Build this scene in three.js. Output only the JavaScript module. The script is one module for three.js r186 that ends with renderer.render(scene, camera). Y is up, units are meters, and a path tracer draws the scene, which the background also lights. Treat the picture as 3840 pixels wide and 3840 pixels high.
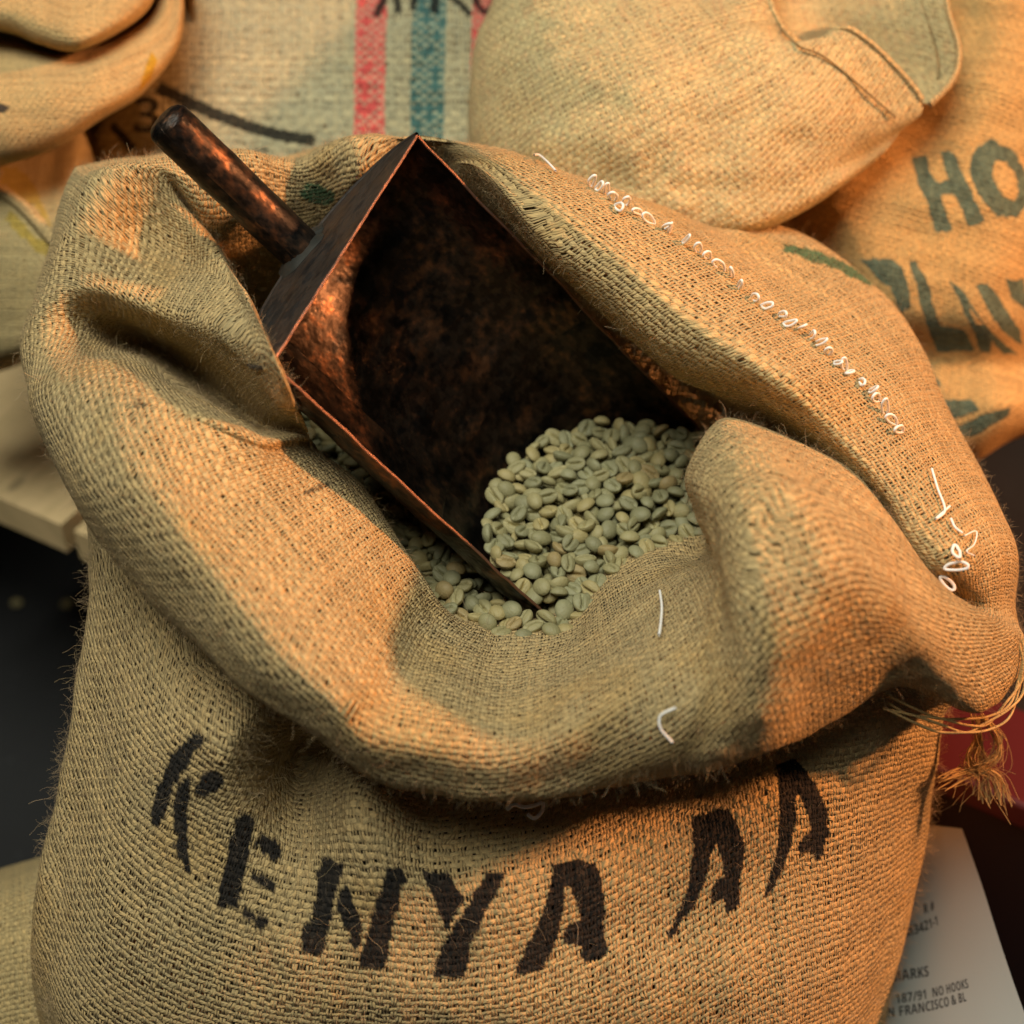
import * as THREE from 'three';
import { mergeGeometries } from 'three/addons/utils/BufferGeometryUtils.js';
import { RectAreaLightUniformsLib } from 'three/addons/lights/RectAreaLightUniformsLib.js';

// ---------- camera, lights, exposure ----------
const scene = new THREE.Scene();
scene.background = new THREE.Color(0.012, 0.012, 0.011);
const camera = new THREE.PerspectiveCamera(34, 1, 0.05, 20);
camera.position.set(0, 0.75 * Math.sin(42 * Math.PI / 180), 0.75 * Math.cos(42 * Math.PI / 180));
camera.lookAt(0, 0, 0);
camera.focus = 0.695;
camera.userData.fStop = 5.4;
const renderer = new THREE.WebGLRenderer({ antialias: true });
renderer.toneMapping = THREE.LinearToneMapping;
renderer.toneMappingExposure = 1.3;
renderer.shadowMap.enabled = true;
RectAreaLightUniformsLib.init();
const LAMP = new THREE.Vector3(1.95, 1.12, 0.0);          // unseen warm lamp, out of view on the right
const key = new THREE.SpotLight(new THREE.Color(1, 0.42, 0.17), 18, 0, 0.5, 0.5, 2);
key.position.copy(LAMP); key.target.position.set(0.02, 0, 0.0);
key.castShadow = true; key.shadow.radius = 4; key.shadow.mapSize.set(2048, 2048);
scene.add(key, key.target);
const FILL = new THREE.Vector3(-0.3, 1.9, 0.35);           // unseen wide panel overhead, placed to light the cloth outside the lamp
const fill = new THREE.RectAreaLight(new THREE.Color(1.0, 1.0, 0.88), 7.6, 1.2, 1.2);
fill.position.copy(FILL); fill.lookAt(0, 0, -0.05);
scene.add(fill);

// ---------- helpers ----------
let seed = 12345;
function rnd() { seed = (seed + 0x6D2B79F5) | 0; let t = Math.imul(seed ^ (seed >>> 15), 1 | seed); t = (t + Math.imul(t ^ (t >>> 7), 61 | t)) ^ t; return ((t ^ (t >>> 14)) >>> 0) / 4294967296; }
const rr = (a, b) => a + (b - a) * rnd();
function h2(x, y, s) { let h = Math.imul(x, 374761393) + Math.imul(y, 668265263) + Math.imul(s, 1274126177) | 0; h = Math.imul(h ^ (h >>> 13), 1274126177); return ((h ^ (h >>> 16)) >>> 0) / 4294967296; }
function vn(x, y, s = 0, p = 0) {                             // value noise 0..1, period p
  let xi = Math.floor(x), yi = Math.floor(y); const fx = x - xi, fy = y - yi;
  const a = fx * fx * (3 - 2 * fx), b = fy * fy * (3 - 2 * fy);
  let x1 = xi + 1, y1 = yi + 1;
  if (p) { xi = ((xi % p) + p) % p; x1 = ((x1 % p) + p) % p; yi = ((yi % p) + p) % p; y1 = ((y1 % p) + p) % p; }
  return (h2(xi, yi, s) * (1 - a) + h2(x1, yi, s) * a) * (1 - b) + (h2(xi, y1, s) * (1 - a) + h2(x1, y1, s) * a) * b;
}
function fbm(x, y, s = 0, o = 4, p = 0) { let v = 0, a = 0.5, n = 0; for (let i = 0; i < o; i++) { v += a * vn(x, y, s + i * 17, p); n += a; x *= 2; y *= 2; p *= 2; a *= 0.5; } return v / n; }
const sst = (a, b, x) => { const t = Math.min(1, Math.max(0, (x - a) / (b - a))); return t * t * (3 - 2 * t); };
const V = (x, y, z) => new THREE.Vector3(x, y, z);
const used = new Map();
function numbered(n) { const k = used.get(n) ?? 0; used.set(n, k + 1); return k ? `${n}_${String(k).padStart(3, '0')}` : n; }
function tag(o, label, category, group) { o.userData.label = label; if (category) o.userData.category = category; if (group) o.userData.group = group; return o; }
function mesh(name, geo, mat, parent) { const m = new THREE.Mesh(geo, mat); m.castShadow = m.receiveShadow = true; m.name = parent ? name : numbered(name); (parent ?? scene).add(m); return m; }
function base(name, p = V(0, 0, 0)) { const g = new THREE.Group(); g.name = numbered(name); g.position.copy(p); scene.add(g); return g; }
function dtex(w, h, fn, srgb, ch = 4) {
  const d = new Uint8Array(w * h * 4), c = [0, 0, 0, 255];
  for (let y = 0; y < h; y++) for (let x = 0; x < w; x++) { c[3] = 255; fn(x, y, c); const o = (y * w + x) * 4; for (let k = 0; k < 4; k++) d[o + k] = Math.max(0, Math.min(255, c[k])); }
  const t = new THREE.DataTexture(d, w, h, THREE.RGBAFormat); t.magFilter = THREE.LinearFilter; t.wrapS = t.wrapT = THREE.RepeatWrapping;
  if (srgb) t.colorSpace = THREE.SRGBColorSpace; t.needsUpdate = true; return t;
}
const toS = (l) => 255 * (l <= 0.0031308 ? 12.92 * l : 1.055 * Math.pow(l, 1 / 2.4) - 0.055);

// ---------- measured control points (mm) and print outlines in cloth coordinates ----------
const SACK_A = [[[-1,-30,15],[-2,0,75],[-3,12,108],[-4,28,142],[-5,32,163],[-7,18,169],[-8,-2,160],[-9,-42,105],[-8,-45,161],[-8,-70,183],[-8,-112,200],[-8,-256,206],[-7,-400,192]],[[-16,-30,8],[-13,1,72],[-18,15,104],[-22,33,141],[-25,37,164],[-28,22,168],[-31,2,160],[-32,-40,107],[-35,-43,157],[-37,-67,180],[-39,-112,200],[-40,-256,206],[-38,-400,192]],[[-29,-28,80],[-26,6,68],[-35,22,102],[-43,38,140],[-50,42,163],[-53,28,166],[-56,8,156],[-54,-34,105],[-62,-24,144],[-65,-61,174],[-70,-115,198],[-72,-258,205],[-68,-400,190]],[[-40,-28,71],[-37,16,59],[-47,38,103],[-57,52,140],[-64,56,159],[-70,42,159],[-73,22,150],[-69,-18,109],[-90,-56,98],[-94,-52,156],[-107,-118,196],[-110,-259,203],[-104,-400,189]],[[-52,-28,53],[-50,26,41],[-61,52,91],[-78,68,129],[-88,70,144],[-97,55,143],[-103,33,132],[-99,6,103],[-107,2,135],[-121,-36,147],[-148,-128,191],[-153,-264,197],[-144,-400,183]],[[-66,-28,37],[-62,36,25],[-78,66,73],[-101,82,104],[-110,84,120],[-121,68,120],[-129,40,109],[-125,10,80],[-138,0,106],[-154,-38,129],[-181,-140,179],[-187,-270,184],[-176,-400,172]],[[-78,-28,29],[-75,42,17],[-88,74,61],[-112,90,86],[-124,93,104],[-136,76,105],[-146,48,94],[-145,18,67],[-159,2,76],[-176,-45,101],[-200,-140,158],[-206,-270,163],[-194,-400,152]],[[-84,-28,28],[-80,46,17],[-96,84,58],[-124,101,63],[-146,102,74],[-167,84,70],[-176,55,56],[-171,25,36],[-178,5,44],[-192,-55,81],[-214,-150,125],[-221,-275,128],[-208,-400,121]],[[-87,-28,36],[-80,56,26],[-99,86,51],[-128,96,42],[-158,99,25],[-189,86,22],[-204,55,-2],[-194,18,-18],[-183,-30,47],[-188,-130,47],[-188,-220,47],[-194,-310,47],[-183,-400,46]],[[-85,-28,20],[-82,56,23],[-112,40,-15],[-145,28,-61],[-170,38,-72],[-191,78,-32],[-213,68,-27],[-214,40,-51],[-176,-30,17],[-181,-130,16],[-181,-220,16],[-186,-310,15],[-175,-400,17]],[[-83,-28,34],[-83,66,30],[-87,108,54],[-113,107,18],[-149,90,-26],[-186,96,-39],[-209,78,-43],[-215,50,-79],[-171,-30,-9],[-176,-130,-11],[-176,-220,-11],[-181,-310,-13],[-171,-400,-8]],[[-94,-28,1],[-94,60,-3],[-91,124,44],[-117,108,-20],[-153,92,-68],[-184,106,-61],[-202,92,-63],[-213,60,-107],[-162,-30,-37],[-167,-130,-40],[-167,-220,-40],[-172,-310,-43],[-162,-400,-36]],[[-127,-28,-113],[-128,10,-117],[-119,92,-47],[-134,104,-66],[-155,113,-80],[-177,122,-78],[-195,108,-92],[-206,75,-139],[-146,-30,-69],[-150,-130,-72],[-150,-220,-72],[-155,-310,-77],[-146,-400,-67]]];
const SACK_B = [[[-124,-20,-158],[-140,10,-154],[-138,65,-113],[-146,104,-90],[-152,124,-83],[-168,126,-88],[-186,110,-108],[-197,75,-154],[-120,-30,-101],[-124,-130,-105],[-124,-220,-105],[-127,-310,-111],[-120,-400,-98]],[[-119,-20,-158],[-132,0,-149],[-131,50,-111],[-133,97,-79],[-137,120,-81],[-141,124,-96],[-146,108,-123],[-157,70,-172],[-96,-30,-121],[-99,-130,-126],[-99,-220,-126],[-102,-310,-133],[-96,-400,-118]],[[-108,-20,-158],[-116,0,-149],[-113,55,-113],[-112,99,-87],[-115,120,-90],[-118,124,-102],[-124,105,-132],[-132,70,-172],[-64,-30,-139],[-66,-130,-144],[-66,-220,-144],[-68,-310,-151],[-64,-400,-135]],[[-91,-20,-158],[-94,0,-149],[-91,50,-125],[-89,80,-110],[-90,102,-105],[-96,114,-108],[-102,100,-134],[-108,65,-176],[-29,-30,-148],[-30,-130,-154],[-30,-220,-154],[-31,-310,-162],[-29,-400,-144]],[[-69,-20,-158],[-72,0,-149],[-70,66,-126],[-67,111,-96],[-69,126,-99],[-72,126,-110],[-76,110,-135],[-81,70,-183],[2,-30,-150],[2,-130,-156],[2,-220,-156],[2,-310,-163],[2,-400,-146]],[[-32,-20,-158],[-40,0,-168],[-43,60,-154],[-41,108,-117],[-40,125,-108],[-42,126,-111],[-44,110,-135],[-47,70,-177],[28,-30,-147],[29,-130,-153],[29,-220,-153],[30,-310,-160],[28,-400,-143]],[[7,-20,-158],[-2,10,-154],[-20,114,-94],[-14,130,-82],[-9,133,-84],[-4,128,-95],[2,105,-130],[1,60,-184],[54,-30,-141],[56,-130,-146],[56,-220,-146],[58,-310,-154],[54,-400,-137]],[[51,-20,-158],[30,30,-125],[13,110,-43],[14,130,-43],[22,130,-56],[32,122,-76],[42,98,-115],[43,55,-162],[82,-30,-129],[85,-130,-134],[85,-220,-134],[87,-310,-141],[82,-400,-126]],[[72,-20,-140],[51,35,-91],[32,98,-28],[41,122,-15],[52,122,-29],[64,113,-58],[82,86,-109],[91,45,-154],[108,-30,-114],[111,-130,-118],[111,-220,-118],[115,-310,-125],[108,-400,-110]],[[97,-20,-104],[82,30,-56],[64,80,-1],[73,110,18],[84,111,4],[96,102,-26],[116,76,-81],[140,48,-148],[133,-30,-92],[137,-130,-96],[137,-220,-96],[141,-310,-101],[133,-400,-89]],[[122,-20,-71],[115,28,-28],[105,64,11],[106,95,33],[114,97,17],[126,85,-14],[148,66,-60],[177,35,-120],[142,-30,-82],[146,-130,-86],[146,-220,-86],[151,-310,-91],[142,-400,-80]],[[141,-20,-36],[141,18,0],[133,48,27],[132,75,45],[138,79,32],[148,75,7],[168,58,-31],[193,25,-87],[156,-30,-63],[161,-130,-67],[161,-220,-67],[166,-310,-71],[156,-400,-61]]];
const SACK_C = [[[156,-20,-17],[155,12,18],[150,40,42],[148,63,60],[153,68,51],[163,65,31],[183,45,-7],[203,10,-54],[166,-35,-46],[171,-130,-49],[171,-220,-49],[176,-310,-52],[166,-400,-44]],[[168,-20,1],[166,10,39],[160,30,58],[156,53,75],[162,60,72],[173,57,55],[192,38,25],[213,0,-24],[175,-45,-25],[181,-130,-27],[181,-220,-27],[186,-310,-30],[175,-400,-24]],[[171,-22,9],[171,10,54],[167,26,69],[165,44,85],[172,52,87],[185,46,76],[203,28,52],[221,-12,13],[181,-57,-6],[187,-130,-7],[187,-220,-7],[192,-310,-9],[181,-400,-5]],[[169,-24,7],[169,5,46],[172,15,62],[175,24,74],[185,22,80],[196,18,79],[209,2,63],[222,-30,25],[185,-75,14],[191,-130,13],[191,-220,13],[197,-310,12],[185,-400,14]],[[164,-25,-1],[164,0,32],[165,12,45],[161,38,67],[169,44,93],[190,28,99],[212,-5,82],[215,-40,58],[187,-85,33],[193,-130,33],[193,-220,33],[198,-310,33],[187,-400,34]],[[154,-25,-15],[151,0,-2],[150,15,4],[141,58,43],[146,70,91],[159,52,121],[185,2,119],[186,-25,84],[192,-80,66],[194,-135,77],[180,-225,120],[186,-312,123],[175,-400,116]],[[135,-25,-41],[128,0,-28],[124,20,-15],[110,74,38],[119,97,103],[133,80,135],[147,25,126],[153,-8,90],[169,-40,91],[172,-95,105],[163,-190,149],[168,-295,154],[159,-400,144]],[[116,-25,-53],[109,0,-35],[100,25,-20],[84,80,34],[96,110,105],[111,94,144],[120,18,139],[128,-8,105],[140,-26,112],[145,-70,129],[140,-155,172],[144,-278,178],[136,-400,166]],[[104,-25,-38],[100,0,-17],[84,30,14],[68,78,64],[81,106,120],[93,80,155],[96,21,155],[107,-22,99],[112,-27,126],[118,-62,146],[117,-135,185],[120,-268,191],[113,-400,178]],[[93,-25,-23],[91,0,7],[83,18,23],[72,60,65],[76,90,126],[83,68,158],[83,17,157],[93,-28,101],[98,-28,132],[103,-63,153],[102,-128,189],[105,-264,195],[99,-400,182]],[[78,-25,-23],[77,0,16],[83,6,34],[78,54,86],[75,70,122],[74,55,155],[72,13,159],[81,-36,99],[84,-36,138],[87,-65,159],[86,-122,193],[88,-261,199],[83,-400,185]],[[61,-27,-21],[56,0,26],[63,16,55],[64,38,88],[63,54,131],[62,44,161],[61,3,154],[66,-40,100],[67,-41,142],[68,-67,164],[68,-118,195],[70,-259,202],[66,-400,188]],[[40,-28,-4],[39,0,45],[40,14,78],[39,34,118],[38,44,151],[38,28,162],[38,0,156],[41,-42,102],[41,-44,151],[42,-69,171],[42,-114,199],[43,-257,205],[40,-400,191]],[[18,-30,8],[23,0,71],[21,12,98],[18,29,133],[16,37,161],[15,20,166],[15,-2,159],[15,-42,105],[17,-45,158],[17,-70,178],[17,-112,200],[17,-256,206],[16,-400,192]]];
const INK_STROKES = [[[4.446,8.156],[4.368,8.167],[4.342,8.272],[4.420,8.661],[4.524,8.892],[4.550,9.092],[4.576,9.113],[4.680,9.071],[4.706,8.965],[4.654,8.745],[4.576,8.450],[4.498,8.251]],[[4.394,8.734],[4.342,8.692],[4.290,8.713],[4.290,8.913],[4.212,9.071],[4.056,9.228],[4.056,9.249],[4.134,9.239],[4.238,9.218],[4.368,9.092],[4.472,8.923],[4.446,8.808]],[[4.212,8.598],[4.082,8.450],[4.030,8.450],[3.926,8.566],[4.056,8.734],[4.212,8.829],[4.238,8.724]],[[3.666,8.839],[3.562,8.755],[3.406,8.797],[3.432,8.902],[3.406,9.039],[3.380,9.249],[3.380,9.344],[3.640,9.333],[3.666,9.270],[3.666,9.155],[3.692,9.081],[3.666,8.955]],[[3.380,8.902],[3.302,8.829],[2.964,8.808],[2.938,8.913],[3.042,8.965],[3.198,8.934],[3.380,8.955]],[[3.302,9.092],[2.964,9.071],[2.964,9.134],[3.042,9.155],[3.302,9.144]],[[3.302,9.291],[2.964,9.302],[2.964,9.344],[3.042,9.386],[3.302,9.344]],[[2.392,8.671],[2.080,8.545],[2.106,8.682],[2.158,8.860],[2.236,9.092],[2.288,9.344],[2.366,9.386],[2.548,9.375],[2.548,9.260],[2.496,9.155],[2.470,8.976],[2.470,8.839]],[[2.028,8.692],[1.950,8.766],[1.794,8.976],[1.794,9.123],[1.872,9.197],[2.002,9.081],[2.106,8.944],[2.106,8.797]],[[1.508,8.345],[1.248,8.251],[1.248,8.461],[1.352,8.755],[1.378,9.018],[1.482,9.344],[1.768,9.333],[1.794,9.239],[1.690,9.050],[1.664,8.881],[1.534,8.524]],[[1.014,8.135],[0.650,8.041],[0.546,8.177],[0.416,8.324],[0.468,8.503],[0.598,8.766],[0.650,8.766],[0.780,8.450],[0.884,8.282]],[[0.078,8.020],[-0.234,8.020],[-0.078,8.209],[0.130,8.535],[0.260,8.850],[0.390,9.302],[0.754,9.354],[0.754,9.249],[0.624,8.892],[0.442,8.598],[0.260,8.282],[0.182,8.125]],[[-0.962,7.988],[-1.482,8.020],[-1.664,8.125],[-1.768,8.440],[-1.794,8.797],[-1.768,9.008],[-1.820,9.239],[-1.742,9.281],[-1.456,9.281],[-1.378,9.186],[-1.430,9.081],[-1.118,9.050],[-1.144,8.892],[-1.248,8.818],[-1.378,8.808],[-1.352,8.587],[-1.248,8.303],[-1.170,8.324],[-1.118,8.724],[-1.014,8.965],[-0.780,9.291],[-0.338,9.270],[-0.520,9.029],[-0.754,8.682],[-0.884,8.282]],[[-3.302,7.977],[-3.900,7.967],[-4.160,8.062],[-4.368,8.356],[-4.446,8.661],[-4.420,8.787],[-4.264,8.934],[-4.316,9.113],[-3.978,9.155],[-3.900,9.071],[-3.926,9.029],[-3.562,9.018],[-3.588,8.871],[-3.822,8.829],[-3.926,8.808],[-3.874,8.587],[-3.770,8.398],[-3.614,8.545],[-3.536,8.745],[-3.198,9.039],[-2.834,9.218],[-2.756,9.186],[-2.964,9.008],[-3.120,8.776],[-3.224,8.398]],[[-5.694,7.872],[-6.136,7.893],[-6.240,8.072],[-6.370,8.398],[-6.474,8.692],[-6.474,8.829],[-6.370,8.976],[-6.214,9.008],[-6.188,8.923],[-5.954,8.923],[-5.928,8.839],[-6.006,8.787],[-6.136,8.755],[-6.136,8.566],[-6.058,8.324],[-5.954,8.356],[-5.902,8.598],[-5.772,8.808],[-5.486,8.965],[-5.174,9.092],[-4.888,9.113],[-5.096,8.986],[-5.330,8.818],[-5.512,8.556],[-5.616,8.219]]];
const GREEN_MARKS = [[[-17.004,6.443],[-16.874,6.485],[-16.562,6.590],[-16.302,6.779],[-16.068,6.779],[-16.042,6.653],[-16.276,6.527],[-16.588,6.411],[-16.952,6.359]],[[15.938,4.320],[16.146,4.131],[16.432,3.479],[16.302,3.311],[15.938,3.595],[15.704,3.847]]];
const DARK_MARKS = [[[7.462,3.700],[7.566,3.563],[7.488,3.468],[7.384,3.542],[7.384,3.700]],[[5.460,1.913],[5.382,1.745],[5.356,1.566],[5.252,1.566],[5.252,1.755],[5.356,1.955]]];
const STITCH_SPOTS = [[20.046,5.024],[20.150,4.950],[20.254,5.003],[20.514,4.625],[20.540,4.919],[20.748,4.866],[20.904,4.835],[21.060,4.908],[21.112,4.929],[21.294,4.919],[21.450,4.992],[21.554,5.056],[21.840,5.056],[21.970,4.929],[22.308,4.908],[22.516,4.971],[22.646,4.835],[22.802,5.014],[23.088,4.929],[23.426,4.803],[23.660,4.929],[23.842,4.929],[24.180,4.908],[24.362,4.856],[24.726,4.908],[26.754,4.204],[27.222,3.384]];
const THREAD_PATHS = [[[25.506,4.982],[25.792,4.824],[26.156,4.614],[26.130,4.215],[26.156,4.845]],[[19.318,5.161],[19.292,5.550],[19.500,5.003],[19.708,4.572]],[[36.192,2.838],[36.218,3.216],[36.270,3.479],[36.322,3.658]],[[36.140,4.761],[36.374,4.740],[36.374,4.887],[36.192,5.161]],[[26.650,4.656],[26.676,5.119],[26.832,4.793],[26.884,4.425],[26.988,4.604]],[[26.312,4.635],[26.468,4.572],[26.598,4.656]],[[38.740,7.547],[38.610,7.515],[38.454,7.536],[38.272,7.526],[38.142,7.515],[38.168,7.578],[38.298,7.620],[38.402,7.589]]];
const HOLE_SPOT = [2.574,3.920];
const NET_STRIPED = [[[-322,60,-606],[-268,89,-531],[-211,102,-496],[-134,106,-486],[-61,106,-486],[-2,96,-511],[42,60,-606]],[[-301,58,-503],[-250,89,-430],[-196,103,-396],[-124,107,-386],[-57,107,-386],[-2,97,-410],[39,58,-503]],[[-290,42,-435],[-240,75,-364],[-188,91,-331],[-119,95,-321],[-54,95,-321],[-2,84,-345],[38,42,-435]],[[-282,17,-374],[-233,52,-305],[-183,69,-273],[-115,74,-264],[-53,74,-264],[-2,62,-287],[37,17,-374]],[[-278,-9,-331],[-229,29,-264],[-180,47,-233],[-113,52,-224],[-52,52,-224],[-2,39,-247],[36,-9,-331]],[[-277,-34,-306],[-229,6,-241],[-179,25,-211],[-113,30,-202],[-52,30,-202],[-2,17,-224],[36,-34,-306]],[[-294,-84,-342],[-243,-42,-278],[-191,-23,-248],[-121,-17,-240],[-55,-17,-240],[-2,-31,-261],[38,-84,-342]]];
const NET_LEFT_TOP = [[[-354,3,-285],[-287,20,-274],[-252,34,-272],[-230,43,-281],[-209,50,-301],[-196,62,-338],[-193,87,-388]],[[-317,52,-192],[-259,66,-189],[-229,76,-190],[-208,87,-196],[-186,94,-214],[-171,106,-246],[-172,130,-292]],[[-310,83,-196],[-253,94,-190],[-227,100,-190],[-208,105,-197],[-191,110,-214],[-176,116,-239],[-174,134,-282]],[[-314,104,-228],[-257,106,-219],[-235,107,-215],[-216,108,-216],[-198,112,-228],[-182,118,-251],[-179,132,-293]],[[-327,100,-272],[-269,99,-264],[-247,97,-257],[-227,97,-252],[-208,101,-261],[-191,109,-279],[-184,124,-312]],[[-314,122,-245],[-257,121,-230],[-235,119,-218],[-215,118,-211],[-197,122,-222],[-183,126,-246],[-178,138,-286]],[[-314,142,-263],[-256,137,-242],[-233,134,-231],[-214,132,-224],[-199,134,-231],[-186,138,-252],[-181,142,-289]],[[-332,146,-334],[-272,146,-320],[-248,146,-313],[-227,146,-306],[-212,144,-311],[-196,144,-318],[-187,146,-334]]];
const NET_LEFT_LOW = [[[-328,34,-273],[-281,33,-258],[-255,37,-262],[-237,38,-277],[-235,14,-309]],[[-314,29,-214],[-267,39,-199],[-243,43,-197],[-228,45,-204],[-226,26,-246]],[[-311,14,-187],[-264,24,-172],[-243,26,-168],[-228,26,-174],[-228,4,-212]],[[-313,-14,-169],[-264,-2,-153],[-247,2,-150],[-235,1,-157],[-234,-19,-191]],[[-318,-46,-160],[-270,-29,-151],[-254,-22,-149],[-245,-24,-159],[-243,-41,-192]],[[-339,-87,-204],[-290,-74,-202],[-274,-67,-202],[-263,-65,-210],[-254,-67,-222]]];
const NET_PALE = [[[-2,153,-555],[-8,178,-496],[26,190,-454],[70,194,-444],[109,194,-444],[138,186,-450],[159,177,-469]],[[3,105,-391],[-5,134,-329],[23,148,-295],[64,152,-285],[99,151,-287],[125,149,-293],[143,146,-301]],[[-3,89,-335],[-9,120,-262],[22,139,-222],[55,146,-207],[85,146,-207],[106,145,-208],[126,141,-216]],[[-11,73,-315],[-17,109,-243],[14,130,-200],[54,139,-184],[92,139,-187],[120,137,-190],[144,124,-201]],[[-14,60,-296],[-20,98,-226],[11,121,-184],[53,131,-168],[96,131,-169],[132,131,-177],[163,135,-197]],[[-16,33,-272],[-21,75,-199],[9,99,-159],[50,111,-143],[95,112,-147],[147,107,-161],[201,102,-189]],[[-8,16,-263],[-15,53,-193],[16,79,-147],[56,89,-131],[98,91,-130],[143,85,-147],[192,87,-184]],[[16,-1,-255],[9,29,-201],[35,55,-150],[67,64,-131],[108,67,-123],[144,68,-144],[180,72,-180]],[[29,-6,-277],[25,2,-258],[47,14,-228],[77,23,-209],[117,22,-201],[154,24,-223],[192,30,-256]]];  // first row lies out of view, reaching up to shade the striped sack
const NET_PALE_INSIDE = [[[100,142,-289],[143,134,-295],[186,137,-288],[222,142,-263]],[[113,122,-258],[153,116,-269],[194,121,-254],[219,128,-241]],[[131,103,-230],[171,102,-248],[200,109,-233],[223,114,-218]],[[166,101,-212],[189,98,-220],[206,101,-212],[218,106,-202]],[[192,101,-193],[198,98,-195],[202,98,-194],[206,99,-190]]];
const NET_GREEN_PRINT = [[[193,109,-381],[216,130,-325],[243,134,-309],[277,134,-309],[331,113,-357]],[[173,49,-313],[201,86,-265],[229,102,-251],[263,109,-249],[317,96,-288]],[[136,32,-237],[170,60,-205],[209,69,-200],[251,74,-201],[314,58,-241]],[[132,11,-212],[166,35,-174],[207,38,-164],[251,37,-165],[314,14,-201]],[[153,-17,-193],[183,7,-149],[215,11,-139],[251,6,-140],[317,-27,-177]],[[196,-50,-184],[210,-26,-149],[229,-21,-140],[263,-25,-142],[321,-50,-170]],[[216,-82,-168],[217,-39,-120],[233,-31,-109],[261,-29,-115],[321,-59,-162]],[[241,-123,-172],[232,-73,-123],[244,-68,-117],[270,-60,-127],[328,-84,-166]],[[258,-147,-204],[259,-129,-193],[273,-128,-194],[299,-118,-203],[349,-120,-215]]];
const NET_CORNER = [[[-346,-254,27],[-300,-240,28],[-269,-226,29],[-241,-213,30],[-211,-208,26]],[[-314,-194,87],[-272,-179,87],[-243,-164,87],[-218,-152,86],[-194,-158,75]],[[-302,-188,123],[-261,-174,123],[-234,-160,124],[-211,-152,124],[-189,-168,111]],[[-298,-216,161],[-258,-203,163],[-231,-191,165],[-209,-187,162],[-189,-210,149]]];
const NET_PAPER = [[[177,-206,10],[204,-172,42],[210,-160,52],[215,-146,64]],[[174,-219,41],[201,-181,68],[211,-164,80],[219,-150,92]],[[171,-230,72],[197,-190,98],[211,-169,112],[222,-153,124]],[[167,-239,103],[193,-199,128],[211,-175,142],[226,-157,154]],[[164,-250,137],[189,-208,160],[210,-182,175],[232,-161,188]]];
const GREEN_PRINT = [[[1.892,2.052],[2.068,2.068],[2.373,2.902],[2.172,2.934]],[[2.228,2.052],[2.413,2.068],[2.758,2.806],[2.573,2.870]],[[2.084,2.373],[2.477,2.357],[2.517,2.501],[2.124,2.533]],[[3.198,2.309],[3.230,2.453],[3.222,2.581],[3.174,2.677],[3.094,2.758],[2.990,2.774],[2.878,2.741],[2.766,2.645],[2.685,2.517],[2.629,2.373],[2.605,2.228],[2.629,2.116],[2.693,2.036],[2.790,1.988],[2.902,2.004],[3.030,2.084],[3.126,2.180]],[[1.178,3.335],[1.579,3.287],[1.683,3.399],[1.683,3.719],[1.587,3.976],[1.403,4.056],[1.395,3.928],[1.411,3.687],[1.291,3.591],[1.267,3.479]],[[1.788,3.303],[1.876,3.303],[1.948,3.511],[1.972,4.248],[2.365,4.281],[2.437,4.745],[1.707,4.826],[1.739,4.265],[1.788,3.655]],[[2.244,3.511],[2.413,3.623],[3.054,4.729],[2.862,4.745],[2.741,4.457],[2.661,4.745],[2.501,4.745],[2.517,4.361],[2.357,3.800]],[[2.621,3.543],[2.782,3.527],[2.982,3.784],[3.174,4.184],[3.142,4.473],[2.926,4.216],[2.717,3.784]],[[2.990,3.463],[3.190,3.447],[3.295,3.896],[3.078,3.687]],[[1.299,5.178],[1.555,5.435],[1.210,5.659],[1.186,5.483]],[[1.467,5.723],[2.116,5.723],[2.228,5.948],[1.475,6.108],[1.283,5.996]],[[1.403,6.301],[2.301,6.044],[2.814,6.044],[2.774,6.236],[1.964,6.445]]];
const GREEN_GAPS = [[[3.094,2.373],[3.110,2.437],[3.110,2.517],[3.102,2.565],[3.070,2.597],[3.030,2.597],[2.982,2.581],[2.934,2.533],[2.894,2.469],[2.862,2.389],[2.846,2.309],[2.854,2.244],[2.878,2.212],[2.910,2.196],[2.958,2.212],[3.006,2.244],[3.054,2.293]],[[2.501,3.880],[2.693,4.152],[2.557,4.136]]];
const PALE_SEAM = [[5.820,2.020],[5.916,2.501],[5.230,3.864],[5.363,4.136],[5.447,4.409],[5.507,4.633],[5.723,5.242]];
const PALE_SEAM_INSIDE = [[2.531,0.930],[2.555,1.427],[2.543,2.004],[2.525,2.621],[2.483,2.982]];
const YELLOW_LOW = [[[1.002,0.321],[1.283,0.351],[1.675,0.711],[2.116,1.293],[2.325,1.583],[1.723,1.152],[1.002,0.681]],[[1.194,1.212],[1.780,1.623],[2.461,1.944],[2.317,2.024],[1.467,1.713],[1.090,1.413]]];
const YELLOW_TOP = [[[4.497,1.824],[4.497,1.515],[4.196,1.178],[3.896,1.136],[4.052,1.389]]];
const DARK_TOP = [[[0.818,2.273],[0.998,2.202],[1.130,2.090],[1.034,1.992],[0.818,2.048]]];
const TWINE = [[147,8,118],[158,2,118],[171,-5,116],[182,-8,116],[191,-10,112],[200,-8,106],[207,-5,97],[208,4,92],[206,12,88]];
const TUFT = [[[204,-58,70],[206,-69,75],[208,-79,82],[210,-89,89]],[[207,-58,70],[215,-67,77],[213,-73,81],[206,-76,85]],[[207,-78,83],[198,-78,86],[189,-78,91]],[[206,-69,75],[202,-74,80],[205,-81,84]],[[207,-78,83],[214,-81,86],[217,-89,91]]];
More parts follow.
